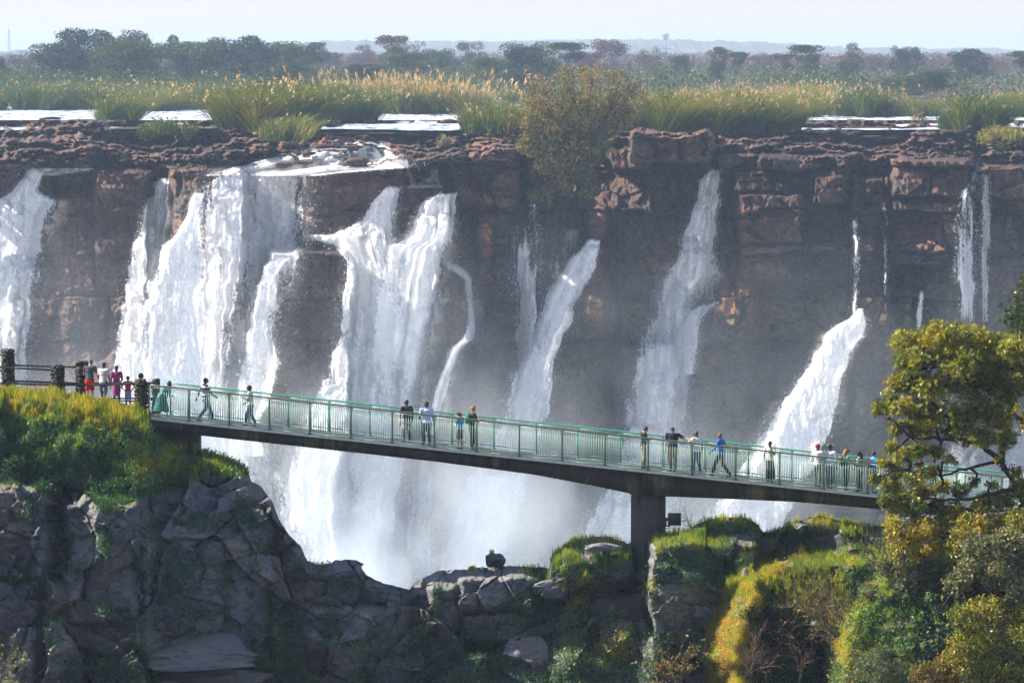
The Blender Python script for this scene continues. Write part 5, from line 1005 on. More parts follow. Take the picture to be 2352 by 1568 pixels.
NBODY = [(-300, 1120, 112, 1330, 1.3, 26, 14), (150, 1150, 320, 1440, 1.4, 20, 20), (110, 1330, 340, 1500, .9, 16, 14), (330, 1235, 610, 1520, 1.6, 26, 24), (620, 1290, 720, 1500, .8, 20, 20), (700, 1395, 925, 1500, 1.6, 26, 16), (690, 1300, 860, 1390, .7, 12, 8), (985, 1335, 1060, 1450, 1.6, 16, 18), (1050, 1318, 1225, 1400, 1.9, 18, 16), (1060, 1400, 1210, 1480, 1.2, 20, 14),
         (1225, 1330, 1300, 1370, 1.2, 8, 8), (-300, 1330, 90, 1640, 1.0, 20, 14), (1235, 1275, 1440, 1350, 1.3, 24, 20), (1490, 1240, 1740, 1520, 2.2, 8, 16), (1370, 1430, 1640, 1640, 1.0, 20, 30), (1100, 1500, 1400, 1640, 1.2, 40, 20), (1360, 1362, 1500, 1420, .3, 6, 6)]
bd = 0*NU; BTN = 0*NU+.5; _q = 0
wu = NU+9*fbm(NU/26., NV/26., 405, 3)+20*fbm(NU/200., NV/55., 407, 3); wv2 = NV+9*fbm(NU/30., NV/24., 406, 3)
for (a, b_, c_, d_, amp, su, sv) in NBODY:
    _q += 1; z_ = amp*box(wu, wv2, a, b_, c_, d_, su, sv); BTN = np.where(z_ > bd, .25+.5*((_q*29) % 11)/10, BTN); bd = np.maximum(bd, z_)
Yn -= bd
# big mossy mounds at right: left edge slants, faces turn towards the sun
def mound(lt, top, amp, su, sv, seed):
    le = lerpt(lt, NV)+10*fbm(NU/40., NV/40., seed, 3); return amp*sst(0, su, NU-le)*sst(0, sv, NV-lerpt(top, NU))
M4 = mound([(1260, 1800), (1290, 1720), (1330, 1668), (1400, 1640), (1450, 1616), (1640, 1612)], [(1600, 1300), (1720, 1270), (1850, 1262), (2000, 1250), (2400, 1240)], 4.6, 92, 46, 410)
und = sst(1690, 1740, NU+.0*NV)*sst(1385, 1430, NV-.25*(NU-1740))*(1-sst(1890, 1925, NU))   # overhang under the brow
M4 -= und*3.0
M5 = mound([(1200, 2080), (1380, 1960), (1420, 1915), (1480, 1890), (1640, 1890)], [(1800, 1420), (1900, 1385), (2010, 1300), (2100, 1240), (2700, 1200)], 4.2, 60, 50, 412)
Yn -= M4+M5
mossm = np.clip(sst(.02, .4, M4/4.6)*(1-und)+sst(.02, .5, M5/4.2), 0, 1)
# broken faces: tilted facets at three sizes
wf = NU+2.5*fbm(NU/14., NV/14., 451, 3); wg = NV+2.5*fbm(NU/14., NV/14., 452, 3)
def facets(su_, sv_, ang, seed, amp, tilt, crack, cw):
    ca, sa = math.cos(ang), math.sin(ang); a = (wf*ca+wg*sa)/su_+.45*fbm(NU/160., NV/140., seed, 1); b = (-wf*sa+wg*ca)/sv_+.4*fbm(NU/150., NV/160., seed+2, 1)
    r, e, sx, sy = voro(a, b, seed, .95)
    return (r[0]-.5)*amp+sx*tilt*(r[1]-.5)*2+sy*tilt*(r[2]-.35)*2-0+crack*(1-sst(0, cw, e)), r[1]
fa, ra = facets(150, 180, .35, 421, 1.7, 1.9, .9, .022); fb_, rb = facets(66, 54, -.25, 423, .60, .95, .24, .03); fc_, rc = facets(15, 11, .15, 425, .07, .13, .03, .06)
soft = 1-.75*mossm-.6*sst(0, 1, (grassb-NV)/30.)*(NU < 640)
big = 1-.55*sst(.5, 1.2, bd)
Yn += soft*(fa*big+fb_*(.45+.55*big)+fc_*.9)
Yn += .06*fbm(NU/7., NV/6., 431, 3)+.15*fbm(NU/60., NV/50., 432, 3)+.16*mossm*fbm(NU/11., NV/9., 433, 3)*2
NT = 0*NU+np.clip(.5+.3*(ra-.5)+.3*(rb-.5)+.35*(BTN-.5)+.2*fbm(NU/50., NV/40., 434, 3), 0, 1)
front = P(NU, NV, Yn)
# back of the ridge
bk = []
for k in range(NB):
    w_ = (NB-k)/NB; p0 = front[0].copy(); p0[:, 1] += 9*w_**1.3+.0; p0[:, 2] -= 14*w_**1.8+.9*np.clip(w_*2, 0, 1)*0; p0[:, 0] *= 1+.0*w_; p0[:, 2] += .25*fbm(nus/20., nus*0+k*.5, 440, 3)*w_; bk.append(p0)
allv = np.concatenate([np.stack(bk), front]); mo_all = np.concatenate([np.repeat(mossm[:1], NB, 0), mossm]); to_all = np.concatenate([np.repeat(NT[:1], NB, 0), NT])
gcov = np.clip(sst(-6, 10, grassb-NV)*(NU < 640), 0, 1)
n = N('near_rock'); p = n.pos()
f1 = n.noise(p, .55, 5, .6); f2 = n.noise(n.vmul(p, (1, 1, 2.2)), 3.2, 6, .7); f3 = n.noise(p, 13, 4, .7)
c = n.ramp(f1, [(.30, (.066, .076, .100)), (.47, (.120, .132, .158)), (.62, (.14, .125, .115)), (.75, (.22, .20, .18))])
c = n.mix(1., c, n.ramp(n.attr('tone').outputs['Fac'], [(.15, .45), (.5, 1.), (.85, 1.9)]), 'MULTIPLY')
c = n.mix(n.ramp(f2, [(.50, 0), (.68, .55)]), c, (.020, .022, .027)); c = n.mix(n.ramp(f3, [(.58, 0), (.72, .5)]), c, (.15, .14, .12))
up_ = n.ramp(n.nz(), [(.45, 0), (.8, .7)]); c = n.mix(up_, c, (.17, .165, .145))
g = n.math('MULTIPLY', n.attr('moss').outputs['Fac'], n.ramp(n.noise(p, 1.2, 4, .6), [(.3, .2), (.5, 1)]))
c = n.mix(g, c, n.ramp(n.noise(p, 2.2, 5, .7), [(.3, (.035, .045, .012)), (.5, (.10, .11, .02)), (.68, (.21, .17, .04))]))
M_NEAR = n.done(n.princ(c, .78, n.bump(n.math('ADD', f2, n.math('MULTIPLY', f3, .5)), .75, .09), .35))
mo2 = np.clip(mo_all+np.concatenate([np.repeat(gcov[:1], NB, 0), gcov])*.8, 0, 1)
o = mesh_np('near_cliff', allv, gridf(*allv.shape[:2]), M_NEAR, smooth=True, attrs={'moss': mo2.ravel(), 'tone': to_all.ravel()}); props(o, kind='structure')
def nearY(u, v):
    u = np.asarray(u, float); i = np.clip(np.interp(u, nus, np.arange(len(nus))), 0, len(nus)-1.01); i0 = i.astype(int); sk_ = nsk[i0]; qq = np.clip((np.asarray(v, float)-sk_)/(1640-sk_), 0, 1)**(1/1.15); j = np.clip(qq*(NR-1), 0, NR-1.01); j0 = j.astype(int)
    return Yn[j0, i0], sk_
M_ROCKN = M_NEAR
def nboulder(u, v, w_, h_, label, seed, dY=.5, flat=.3, depth=.8, tone=.5, rough=.25, name='boulder', group='loose boulders on the near cliff'):
    Yq = float(nearY(np.array([u]), np.array([v]))[0][0])-dY; k = Yq/FPX
    V, F, mi = MB().ell((0, 0, 0), (1, 1, 1), n=90, m=54).arrays()
    V = np.sign(V)*np.abs(V)**.72
    r, e, sx, sy = voro(V[:, 0]*1.5+seed*3+V[:, 1], V[:, 2]*1.7+V[:, 1]*.7, seed+3)
    pr = np.random.RandomState(seed)
    for _ in range(16):
        nn_ = pr.normal(size=3)*np.array([1, 1.2, .8]); nn_ /= np.linalg.norm(nn_); dd = .62+.3*pr.rand(); V = V-np.clip(V@nn_-dd, 0, None)[:, None]*nn_
    V = V*(1+rough*.35*(r[0]-.5)-rough*.3*(1-sst(0, .06, e))+rough*.3*fbm(V[:, 0]*2+seed, V[:, 2]*2+V[:, 1], seed, 4)*1.4)[:, None]
    V = V*(1+.055*fbm(V[:, 0]*7+seed, V[:, 2]*9+V[:, 1]*5, seed+9, 3)+.05*np.abs(fbm(V[:, 0]*3+V[:, 1], V[:, 2]*5, seed+11, 2)))[:, None]
    V[:, 2] = np.where(V[:, 2] > 0, V[:, 2]*(1-flat*sst(.2, 1, np.abs(V[:, 0]))), V[:, 2])
    V = V*np.array([w_*k/2, w_*k/2*depth, h_*k/2]); o = mesh_np(name, V, F, M_ROCKN, None, True, {'moss': np.zeros(len(V)), 'tone': np.full(len(V), tone)}); o.location = P(u, v, Yq); props(o, label, 'boulder', group); return o
nboulder(470, 1502, 275, 82, 'big pale flat topped boulder at the foot of the near cliff', 501, 1.2, .12, .9, .5, .3)
nboulder(500, 1565, 300, 80, 'broad boulder just below the big pale flat topped one', 502, 1.7, .2, .9, .4, .3)
nboulder(1212, 1495, 108, 84, 'pale grey tilted boulder among green weeds near bottom centre', 503, .9, .2, .7, .6, .35)
nboulder(1135, 1284, 52, 36, 'small square rock perched alone on the ridge, a tuft growing on it', 504, .5, .1, .9, .12, .3)
nboulder(1382, 1256, 90, 22, 'pale slab poking out of the grass left of the bridge pier', 505, .9, .2, .6, .8, .4)
nboulder(1262, 1352, 72, 40, 'light streaked rock wedge at the left foot of the grassy mound', 506, .45, .1, .6, .5, .4)
nboulder(1712, 1318, 18, 34, 'small pale stone set in the bright moss of the right mound', 507, .35, .1, .8, .95)
nboulder(1875, 1432, 34, 26, 'small grey stone in the shade under the mossy brow', 508, .35, .1, .8, .8)
nboulder(815, 1296, 40, 22, 'dark lump of rock on the left end of the low ridge', 509, .35, .1, .8, .2)
nboulder(385, 1570, 60, 30, 'small rock in the bottom corner grass left of the broad boulder', 510, 2.2, .1, .8, .6)
# ------------------------------------------------------------------ grass, weeds and moss on the near cliff
LM['grass'] = leafmat('grass_blades', [(.0, (.025, .07, .035)), (.3, (.06, .15, .05)), (.52, (.16, .28, .035)), (.72, (.38, .40, .045)), (.9, (.55, .40, .06)), (1., (.42, .20, .05))], .4, .25)
LM['weed'] = leafmat('weed_leaves', [(.0, (.02, .06, .04)), (.35, (.05, .14, .085)), (.6, (.10, .21, .08)), (.8, (.22, .27, .05)), (1., (.38, .34, .07))], .35, .3)
def ell_m(u, v, a, b, ru, rv): return np.exp(-(((u-a)/ru)**2+((v-b)/rv)**2)**1.5)
def scatter(name, n, bbox, dens, tintf, hgt, wid, seed, kind='blade', lean=.35, mat='grass', out=.02, ls=.09, asp=.45, hang=0.):
    rs = np.random.RandomState(seed); u = rs.uniform(bbox[0], bbox[2], n*3); v = rs.uniform(bbox[1], bbox[3], n*3); Yq, sk_ = nearY(u, v)
    d = dens(u, v)*(v > sk_-1)*sst(-.35, .25, fbm(u/14., v/11., seed, 3)+.55*fbm(u/45., v/40., seed+1, 2)+.12); ok = rs.rand(len(u)) < d; u = u[ok][:n]; v = v[ok][:n]; Yq = Yq[ok][:n]; m = len(u)
    B = P(u, v, Yq-out); t = np.clip(tintf(u, v)+.12*rs.normal(size=m)+.22*fbm(u/16., v/13., seed+5, 3), 0, 1)
    if kind == 'blade':
        H = hgt*(.45+.8*rs.rand(m))*(1+.5*fbm(u/20., v/20., seed+3, 2)); L = rs.normal(size=(m, 3))*lean*H[:, None]; L[:, 1] -= .25*H; L[:, 2] = -.25*np.abs(L[:, 0])-hang*H*1.6
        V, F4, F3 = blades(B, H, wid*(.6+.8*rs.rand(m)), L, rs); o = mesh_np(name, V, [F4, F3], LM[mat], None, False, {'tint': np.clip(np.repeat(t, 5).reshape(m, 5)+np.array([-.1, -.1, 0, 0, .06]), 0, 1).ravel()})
    else:
        r = 3; Bq = np.repeat(B, r, 0)+rs.normal(size=(m*r, 3))*np.array([.10, .06, .10])*(hgt/.2)+np.array([0, -.05, .03]); V, F = leaf_quads(Bq, ls*(.5+.9*rs.rand(m*r)), rs, asp, .25)
        o = mesh_np(name, V, F, LM[mat], None, False, {'tint': np.repeat(np.repeat(t, r), 4)})
    props(o, kind='stuff'); return o
gb = lambda u: lerpt([(-300, 1110), (0, 1125), (60, 1118), (110, 1150), (150, 1130), (200, 1138), (240, 1190), (290, 1170), (330, 1146), (400, 1125), (480, 1100), (575, 1098), (640, 1100)], u)
dl_ = lambda u, v: sst(0, 18, gb(u)-v+12*fbm(u/18., v/18., 9, 2))*(u < 600)*(1-.75*ell_m(u, v, 45, 1010, 60, 40))*(1-.6*ell_m(u, v, 340, 1075, 20, 22))
tl_ = lambda u, v: .42+.30*sst(1010, 930, v)*(u < 345)*sst(-.5, .3, fbm(u/30., v/22., 44, 2)+.1)+.25*ell_m(u, v, 350, 1065, 60, 50)+.2*ell_m(u, v, 240, 1000, 120, 50)+.15*ell_m(u, v, 450, 1080, 120, 40)-.25*sst(1000, 1120, v)*(u < 300)-.12*(u < 120)*sst(960, 1040, v)
scatter('grass', 34000, (-60, 885, 640, 1200), dl_, tl_, .30, .030, 601)
scatter('weeds', 9000, (-60, 960, 600, 1220), lambda u, v: dl_(u, v)*sst(940, 1010, v), lambda u, v: tl_(u, v)-.05, .22, .03, 602, 'leaf', mat='weed', ls=.13)
scatter('grass', 3500, (-60, 885, 350, 960), lambda u, v: (v < nearY(u, v)[1]+26)*1., lambda u, v: .66+0*u, .34, .026, 603)
PT = [(470, 1196, 90, 20), (345, 1265, 36, 60), (395, 1325, 50, 60), (560, 1180, 24, 40), (590, 1260, 14, 60), (640, 1420, 30, 40), (680, 1310, 14, 30), (330, 1430, 26, 30), (200, 1520, 70, 30), (310, 1550, 60, 30), (660, 1470, 40, 60), (70, 1170, 20, 30), (140, 1240, 40, 10), (150, 1300, 50, 12), (660, 1545, 60, 25), (440, 1410, 60, 8), (560, 1450, 50, 8), (780, 1345, 40, 14), (900, 1470, 60, 18), (850, 1560, 60, 20),
      (1060, 1500, 60, 40), (1130, 1540, 80, 40), (1180, 1420, 30, 40), (1240, 1400, 50, 50), (1110, 1445, 30, 20), (1340, 1480, 80, 50), (1440, 1450, 70, 26), (1450, 1530, 120, 50), (1560, 1500, 60, 60), (960, 1440, 30, 20), (1010, 1560, 60, 20), (1270, 1560, 60, 30), (330, 1500, 30, 20), (600, 1510, 30, 30), (480, 1460, 60, 8), (420, 1545, 60, 8), (1545, 1300, 30, 40), (1610, 1310, 40, 40), (1670, 1290, 40, 40), (790, 1480, 60, 10), (1330, 1400, 60, 30), (740, 1300, 20, 14), (430, 1300, 60, 8), (520, 1350, 10, 60), (250, 1400, 60, 8), (120, 1450, 14, 60), (760, 1420, 16, 50), (960, 1500, 60, 16), (1010, 1390, 12, 40), (700, 1540, 40, 30), (240, 1250, 14, 40), (60, 1330, 50, 10)]
dp = lambda u, v: np.clip(sum(ell_m(u, v, *p_) for p_ in PT), 0, 1)
tp = lambda u, v: .34+.28*ell_m(u, v, 1350, 1500, 110, 60)*(v < 1540)+.35*ell_m(u, v, 1440, 1480, 70, 50)+.1*sst(-.2, .4, fbm(u/60., v/60., 77, 2))
scatter('weeds', 30000, (20, 1120, 1720, 1600), dp, tp, .20, .02, 611, 'leaf', mat='weed', ls=.12)
scatter('grass', 17000, (20, 1120, 1720, 1600), dp, tp, .30, .026, 612, mat='weed')
# mound left of the pier, yellow streak below it
dm = lambda u, v: np.clip(ell_m(u, v, 1360, 1262, 110, 42)*(1-ell_m(u, v, 1385, 1262, 46, 12))+ell_m(u, v, 1270, 1310, 50, 22)+ell_m(u, v, 1330, 1370, 34, 60)+ell_m(u, v, 1310, 1330, 60, 40)+.8*ell_m(u, v, 1230, 1310, 40, 10), 0, 1)
scatter('grass', 13000, (1190, 1225, 1480, 1450), dm, lambda u, v: .46+.28*sst(1262, 1238, v)+.42*ell_m(u, v, 1335, 1370, 32, 62)+.1*ell_m(u, v, 1290, 1270, 30, 20)-.18*ell_m(u, v, 1380, 1310, 60, 40), .26, .026, 621)
# right mounds
dr = lambda u, v: np.clip(ell_m(u, v, 1560, 1248, 90, 30)+ell_m(u, v, 1670, 1212, 90, 34)+ell_m(u, v, 1890, 1215, 130, 40)+sst(1640, 1680, u)*sst(1250, 1270, v)*(1-sst(1360, 1400, v-.12*(u-1740)))*(u < 2060)+ell_m(u, v, 1490, 1400, 16, 70), 0, 1)
scatter('grass', 26000, (1470, 1180, 2080, 1420), dr, lambda u, v: .58+.16*fbm(u/40., v/25., 88, 2)+.16*ell_m(u, v, 1670, 1196, 80, 14)+.14*ell_m(u, v, 1850, 1196, 80, 16)-.28*ell_m(u, v, 1690, 1232, 90, 16)-.25*ell_m(u, v, 1880, 1240, 110, 16)+.12*ell_m(u, v, 1500, 1250, 24, 24), .27, .028, 631)  # lit mound tops put into the tint: yellower crests, darker bands below
dsl = lambda u, v: sst(0, 12, u-lerpt([(1260, 1800), (1290, 1720), (1330, 1668), (1400, 1640), (1450, 1616), (1640, 1612)], v))*(1-sst(80, 115, u-lerpt([(1260, 1800), (1290, 1720), (1330, 1668), (1400, 1650), (1450, 1630), (1640, 1640)], v)))*(v > 1300)
scatter('moss', 26000, (1600, 1290, 1800, 1640), dsl, lambda u, v: .80+.1*fbm(u/20., v/30., 91, 2), .12, .02, 641, 'leaf', mat='grass', ls=.06)
scatter('grass', 5000, (1600, 1290, 1800, 1600), dsl, lambda u, v: .66+0*u, .20, .02, 642, hang=.3)
dk = lambda u, v: sst(1700, 1740, u)*sst(1390, 1430, v-.12*(u-1740))*(1-sst(1900, 1960, u))
scatter('weeds', 9000, (1700, 1380, 2000, 1640), dk, lambda u, v: .22+.12*fbm(u/30., v/30., 92, 2), .22, .02, 651, 'leaf', mat='weed', ls=.12)
scatter('grass', 5000, (1700, 1380, 2000, 1640), dk, lambda u, v: .24+0*u, .3, .025, 652, mat='weed')
d5 = lambda u, v: sst(1890, 1920, u)*sst(1380, 1410, v+.2*(u-1990))*(1-.75*sst(1990, 2050, u))
scatter('moss', 15000, (1880, 1280, 2120, 1640), d5, lambda u, v: .70-.25*sst(1950, 2010, u)+.1*fbm(u/20., v/30., 93, 2), .16, .02, 661, 'leaf', mat='grass', ls=.09, asp=.3)
scatter('weeds', 12000, (1950, 1240, 2500, 1640), lambda u, v: .8+0*u, lambda u, v: .3+.2*fbm(u/60., v/50., 94, 2), .25, .02, 662, 'leaf', mat='weed', ls=.13)
scatter('weeds', 1100, (1495, 1290, 1720, 1560), lambda u, v: .2+0*u, lambda u, v: .25+0*u, .2, .02, 663, 'leaf', mat='weed', ls=.12)
for (a, b_, c_, d_) in [(1690, 1340, 30, 'x'), (1130, 1262, 7, 'x'), (1085, 1300, 12, 'x')]:
    rs = np.random.RandomState(int(a)); m = 160 if c_ > 10 else 40; Yq = float(nearY(np.array([a]), np.array([b_+10]))[0][0])-.5; B = P(a+rs.normal(size=m)*c_*.35, b_+12+0*rs.rand(m), Yq); L = rs.normal(size=(m, 3))*.12; L[:, 2] = 0
    V, F4, F3 = blades(B, (.8 if c_ > 20 else .35)*(.4+.6*rs.rand(m)), .035, L*(2 if c_ > 20 else 1), rs)
    props(mesh_np('grass_tuft', V, [F4, F3], LM['grass'], None, False, {'tint': np.full(len(V), .66)}), {1690: 'tall yellow grass tuft standing out of the mossy slope', 1130: 'tiny green tuft on top of the perched square rock', 1085: 'golden grass tuft on the ridge left of the perched rock'}[a], 'grass tuft')
# ------------------------------------------------------------------ twigs and bare saplings
def twigs(name, label, cat, base, tips, r0, seed, mat, sub=7, fork=3, group=None, leaves=0, lmat='orange_tint', ls=.10):
    rs = np.random.RandomState(seed); base = np.array(base, float); root = empty(name, base); props(root, label, cat, group); b = MB(); LP = []
    def go(p, d, L, r, lev):
        pts = [p]; 
        for k in range(4): d = d+rs.normal(size=3)*.16+np.array([0, 0, .02]); d /= np.linalg.norm(d); pts.append(pts[-1]+d*L/4)
        b.tube(pts, np.linspace(r, r*.45, 5), 4 if lev else 6, cap=False); LP.extend(pts[2:])
        if lev < fork:
            for k in range(rs.randint(2, 4) if lev else sub):
                d2 = d+rs.normal(size=3)*(.55 if lev else .5); d2 /= np.linalg.norm(d2); q = pts[1+rs.randint(0, 4)]; go(q, d2, L*(.55+.25*rs.rand()), r*.55, lev+1)
    for t_ in tips:
        t_ = np.array(t_, float); d = t_-base; L = np.linalg.norm(d); go(base+rs.normal(size=3)*r0*2, d/L, L*.6, r0, 0)
    o = putl(b.build('branches', mat), root)
    if leaves:
        LP = np.array(LP); c = LP[rs.randint(0, len(LP), leaves)]+rs.normal(size=(leaves, 3))*.05; V, F = leaf_quads(c, ls*(.6+.8*rs.rand(leaves)), rs, .5, .1)
        putl(mesh_np('leaves', V, F, LM[lmat], None, False, {'tint': np.repeat(np.clip(.5+.25*rs.normal(size=leaves), 0, 1), 4)}), root)
    return root
M_TWIG = simple('dry_twigs', (.10, .070, .05), .85, .3, 8); M_TWR = simple('reddish_dead_twigs', (.12, .075, .06), .85, .3, 8)
twigs('sapling', 'bare grey sapling standing on the mound right of the bridge pier', 'sapling', P(1590, 1218, 141.5), [P(u, v, 141.5+dy) for u, v, dy in [(1570, 1165, 0), (1592, 1150, .2), (1612, 1168, -.2), (1580, 1175, .3)]], .018, 701, simple('grey_twigs', (.05, .045, .04), .9), 4, 2, leaves=60, ls=.05)
twigs('dry_bush', 'brown twiggy dry bush between the bright mound and the leafy tree', 'bush', P(1955, 1500, 133.5), [P(u, v, 133+dy) for u, v, dy in [(1870, 1380, 0), (1900, 1330, .4), (1945, 1310, 0), (1990, 1340, -.3), (1840, 1430, .2), (1920, 1360, -.5), (1965, 1390, .4)]], .035, 702, M_TWIG, 8, 3, leaves=1500, ls=.09)
twigs('dry_bush', 'brown twigs hanging over the grassy brow above the dead red branches', 'bush', P(1870, 1420, 134.5), [P(u, v, 134.5+dy) for u, v, dy in [(1800, 1300, 0), (1830, 1290, .4), (1870, 1300, 0), (1780, 1340, -.3)]], .022, 703, M_TWIG, 7, 3, leaves=500, ls=.08)
twigs('dead_branches', 'tangle of reddish dead branches in the shade under the mossy brow', 'branches', P(1725, 1545, 132.6), [P(u, v, 132.5+dy) for u, v, dy in [(1700, 1440, 0), (1735, 1420, .3), (1760, 1470, 0), (1800, 1500, -.2), (1690, 1500, 0)]], .022, 704, M_TWR, 8, 3)
twigs('dead_branches', 'smaller bunch of pinkish dead twigs right of the red tangle', 'branches', P(1838, 1560, 132.4), [P(u, v, 132.2+dy) for u, v, dy in [(1820, 1480, 0), (1850, 1440, .3), (1870, 1480, 0)]], .018, 705, M_TWR, 6, 2)
twigs('bare_twigs', 'long bare twigs reaching out in front of the bridge beside the tree', 'branches', P(2050, 1330, 132), [P(u, v, 132+dy) for u, v, dy in [(1955, 1225, 0), (1990, 1200, .3), (2020, 1190, 0), (1960, 1270, -.2), (2040, 1210, 0)]], .026, 706, M_TWIG, 5, 2)
twigs('twiggy_shrub', 'small shrub with yellow leaves at the bottom left of the bright mossy slope', 'shrub', P(1560, 1590, 131), [P(u, v, 131+dy) for u, v, dy in [(1520, 1500, 0), (1500, 1450, .2), (1560, 1460, 0), (1590, 1440, -.2), (1480, 1500, 0)]], .018, 707, M_TWIG, 5, 2, leaves=520, ls=.12)
twigs('leaning_twig', 'thin fallen branch lying across the weeds below the pier footing', 'branch', P(1540, 1500, 134), [P(1465, 1470, 134)], .022, 708, simple('black_twig', (.03, .025, .02)), 1, 1)
twigs('leafy_sapling', 'pale leaved sapling at the bottom left corner', 'shrub', P(-6, 1640, 128), [P(u, v, 128+dy) for u, v, dy in [(10, 1500, 0), (26, 1490, .2), (30, 1540, 0), (0, 1480, 0), (40, 1570, .1)]], .02, 709, M_TWIG, 6, 2, leaves=900, lmat='sage', ls=.13)
# ------------------------------------------------------------------ big tree and shrubs at right
LM['big'] = leafmat('big_tree_leaves', [(.0, (.03, .06, .018)), (.3, (.09, .14, .025)), (.55, (.22, .25, .035)), (.8, (.38, .33, .04)), (1., (.46, .30, .04))], .4, .45, .35)
LM['deep'] = leafmat('deep_green_leaves', [(.0, (.015, .035, .015)), (.5, (.04, .075, .022)), (1., (.10, .13, .035))], .35, .4, .35)
def big_tree(name, label, blobs, trunk, limbs_, n, ls, mat, seed, tint0=.55, Yc=131., rosette=7, barkr=1.):
    rs = np.random.RandomState(seed); root = empty(name, trunk[0]); props(root, label, 'tree'); b = MB()
    for pts, r in [(trunk, .26*barkr)]+limbs_:
        pts = np.array(pts, float); t = np.linspace(0, len(pts)-1, 5*(len(pts)-1)+1); q = np.stack([np.interp(t, np.arange(len(pts)), pts[:, k]) for k in range(3)], 1); q += rs.normal(size=q.shape)*.035; b.tube(q, np.linspace(r, r*.35, len(q)), 8)
    anc = np.concatenate([np.array(p, float) for p, r in [(trunk, 0)]+limbs_]); m = n//rosette
    blobs = np.array(blobs, float)
    for q in blobs:
        a = anc[np.argmin(np.linalg.norm(anc-q[:3], axis=1))]; mid = (a+q[:3])/2+rs.normal(size=3)*.15; b.tube([a, mid, q[:3]], [.07, .05, .03], 5)
        for _ in range(11):
            d = rs.normal(size=3); d /= np.linalg.norm(d); e = q[:3]+d*q[3:]*.95; s_ = mid+(q[:3]-mid)*(.3+.7*rs.rand()); b.tube([s_, (s_+e)/2+rs.normal(size=3)*.1, e], [.024, .016, .007], 4, cap=False)
    putl(b.build('trunk', M_BIGB, None, True), root)
    p, k = crown_pts(blobs, m, rs, .2); g = fbm(p[:, 0]*1.6, p[:, 2]*1.6+p[:, 1]*.8, seed, 3); ok = g > -.24; p = p[ok]; k = k[ok]; m = len(p)
    ax = rs.normal(size=(m, 3)); ax[:, 2] += .9; ax /= np.linalg.norm(ax, axis=1)[:, None]; axr = np.repeat(ax, rosette, 0); c = np.repeat(p, rosette, 0)
    d = rs.normal(size=(m*rosette, 3)); d -= axr*(d*axr).sum(1)[:, None]; d /= np.linalg.norm(d, axis=1)[:, None]; d = d+axr*.35; L = ls*(.7+.6*rs.rand(m*rosette))
    c = c+d*L[:, None]*.55; s_ = np.cross(d, axr); s_ /= np.linalg.norm(s_, axis=1)[:, None]; h = L[:, None]/2; V = np.stack([c-d*h, c-s_*h*.36+axr*h*.1, c+d*h, c+s_*h*.36+axr*h*.1], 1).reshape(-1, 3)
    tt = np.clip(tint0+np.repeat(.15*rs.normal(size=m)+.35*(rs.rand(len(blobs))[k]-.5), rosette)+.10*rs.normal(size=m*rosette), 0, 1)
    putl(mesh_np('crown', V, np.arange(len(V)).reshape(-1, 4), LM[mat], None, False, {'tint': np.repeat(tt, 4)}), root); return root
M_BIGB = simple('dark_tree_bark', (.035, .028, .022), .9, .4, 5, .3, .5)
def Bb(lst, Y): 
    r_ = np.random.RandomState(3); return [PB(u, v, Y+r_.uniform(-1.3, 1.3), r*1.18, r*1.1, r*1.0) for u, v, r in lst]
T1 = [(2082, 795, 34), (2120, 785, 34), (2160, 776, 40), (2200, 782, 40), (2245, 785, 40), (2290, 792, 38), (2330, 800, 34), (2075, 830, 28), (2110, 835, 30), (2150, 828, 38), (2200, 835, 40), (2250, 838, 40), (2300, 845, 40), (2345, 850, 36), (2060, 880, 26), (2095, 880, 30), (2135, 885, 34), (2180, 885, 34), (2230, 890, 36), (2280, 895, 38), (2330, 905, 38), (2018, 940, 18), (2045, 925, 24), (2075, 940, 28), (2110, 945, 30), (2150, 940, 34), (2200, 945, 34), (2245, 950, 34), (2290, 960, 32), (2340, 960, 34), (2060, 985, 20), (2090, 985, 24), (2130, 985, 26), (2170, 990, 26), (2215, 1000, 28), (2260, 1005, 26), (2310, 1010, 26), (2050, 1030, 18), (2080, 1050, 24), (2110, 1035, 20), (2150, 1040, 18), (2060, 1080, 22), (2100, 1090, 26), (2140, 1085, 14), (2045, 1120, 22), (2080, 1130, 26), (2120, 1130, 24), (2060, 1165, 26), (2100, 1170, 28), (2150, 1165, 22), (2200, 1160, 18), (2035, 1150, 18), (2240, 1110, 12), (2300, 1060, 16), (2280, 1110, 16), (2330, 1080, 18), (2165, 1120, 20), (2205, 1125, 20), (2255, 1155, 24), (2305, 1150, 26), (2190, 1055, 16), (2345, 1125, 26), (2195, 1180, 26), (2150, 1185, 26), (2010, 1100, 14), (2030, 1065, 14)]
L1 = [([P(2420, 1330, 132), P(2370, 1200, 131.6), P(2338, 1120, 131.4), P(2300, 1060, 131.2)], .2), ([P(2338, 1120, 131.4), P(2270, 1135, 130.8), P(2200, 1150, 130.4), P(2120, 1145, 130.2)], .10), ([P(2300, 1060, 131.2), P(2240, 1010, 131), P(2180, 960, 130.8), P(2120, 900, 131)], .11), ([P(2300, 1060, 131.2), P(2310, 960, 131.4), P(2270, 880, 131.2), P(2230, 820, 131)], .12), ([P(2240, 1010, 131), P(2160, 1010, 130.6), P(2090, 1000, 130.4), P(2040, 960, 130.3)], .07), ([P(2300, 1060, 131.2), P(2230, 1075, 130.8), P(2160, 1090, 130.5), P(2090, 1080, 130.4)], .07), ([P(2352, 1150, 131.4), P(2330, 1180, 131), P(2290, 1220, 130.6)], .1), ([P(2310, 960, 131.4), P(2350, 880, 131.5), P(2350, 820, 131.3)], .1)]
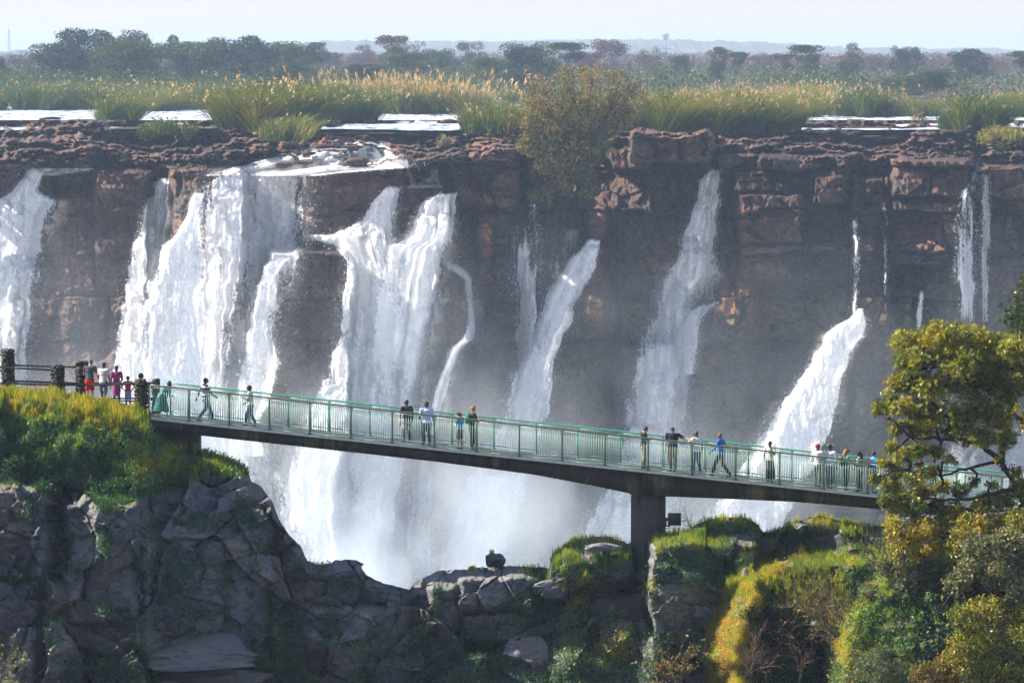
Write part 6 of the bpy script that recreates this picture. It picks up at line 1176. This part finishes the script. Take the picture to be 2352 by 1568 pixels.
big_tree('tree', 'large golden green leafy tree at right in front of the end of the bridge', Bb(T1, 130.8), [P(2440, 1480, 132.4), P(2425, 1400, 132.2), P(2410, 1290, 132), P(2380, 1230, 131.7)], L1, 112000, .13, 'big', 801, .50)
big_tree('tree', 'darker green tree at the right edge, higher and behind the golden one', Bb([(2350, 668, 36), (2330, 700, 30), (2365, 720, 46), (2325, 735, 24), (2400, 680, 60), (2390, 780, 60), (2420, 860, 60), (2340, 770, 26), (2330, 830, 34), (2370, 850, 40)], 134.6), [P(2480, 1300, 135), P(2450, 1050, 135), P(2420, 900, 135)], [([P(2440, 950, 135), P(2390, 800, 134.8), P(2350, 690, 134.6)], .12)], 18000, .12, 'deep', 802, .5)
SH = [('shrub', 'golden leafy shrub spreading below the big tree under the bridge end', [(2060, 1215, 34), (2110, 1225, 40), (2170, 1220, 40), (2230, 1210, 40), (2290, 1200, 40), (2345, 1195, 40), (2080, 1265, 40), (2140, 1275, 44), (2200, 1265, 40)], 9500, .16, 'big', .62, 129.8),
      ('shrub', 'grey green large leaved shrub at the right edge below the golden one', [(2250, 1260, 40), (2310, 1250, 44), (2360, 1280, 44), (2230, 1310, 36), (2290, 1320, 44), (2345, 1345, 44), (2200, 1340, 30)], 8500, .17, 'sage', .6, 128.4),
      ('shrub', 'yellow green bush filling the lower right corner', [(2215, 1420, 38), (2260, 1400, 44), (2320, 1410, 46), (2230, 1470, 44), (2290, 1480, 50), (2350, 1470, 46), (2250, 1540, 50), (2320, 1560, 54), (2200, 1500, 34), (2380, 1400, 50)], 13000, .13, 'big', .44, 127.2),
      ('shrub', 'olive bush with hanging sprays left of the dark hollow', [(2090, 1330, 36), (2050, 1370, 34), (2110, 1390, 30), (2040, 1300, 28), (2000, 1360, 24), (2080, 1430, 28)], 5600, .14, 'sage', .5, 130.6),
      ('shrub', 'round small leaved bush at the bottom beside the mossy wall', [(2000, 1530, 44), (2050, 1545, 44), (1975, 1570, 36), (2090, 1570, 40), (2020, 1500, 26)], 5200, .09, 'sage', .3, 129.2),
      ('shrub', 'orange tinged leafy clump at the bottom between two bushes', [(2130, 1550, 36), (2170, 1530, 34), (2110, 1580, 34), (2190, 1570, 36)], 4200, .13, 'orange_tint', .5, 128.0)]
for i, (nm, lb, bl, nn_, ls, mt, t0, Yc) in enumerate(SH):
    shrub(nm, [PB(u, v, Yc+((j*7) % 5-2)*.35, r, r*.8, r*.8) for j, (u, v, r) in enumerate(bl)], nn_, ls, LM[mt], lb, 'shrub', 820+i, base=P(bl[0][0]+40, 1600, Yc+.8), nb=7, r0=.05, tint0=t0, twig=M_BIGB, kids=('branches', 'foliage'), hollow=.35)
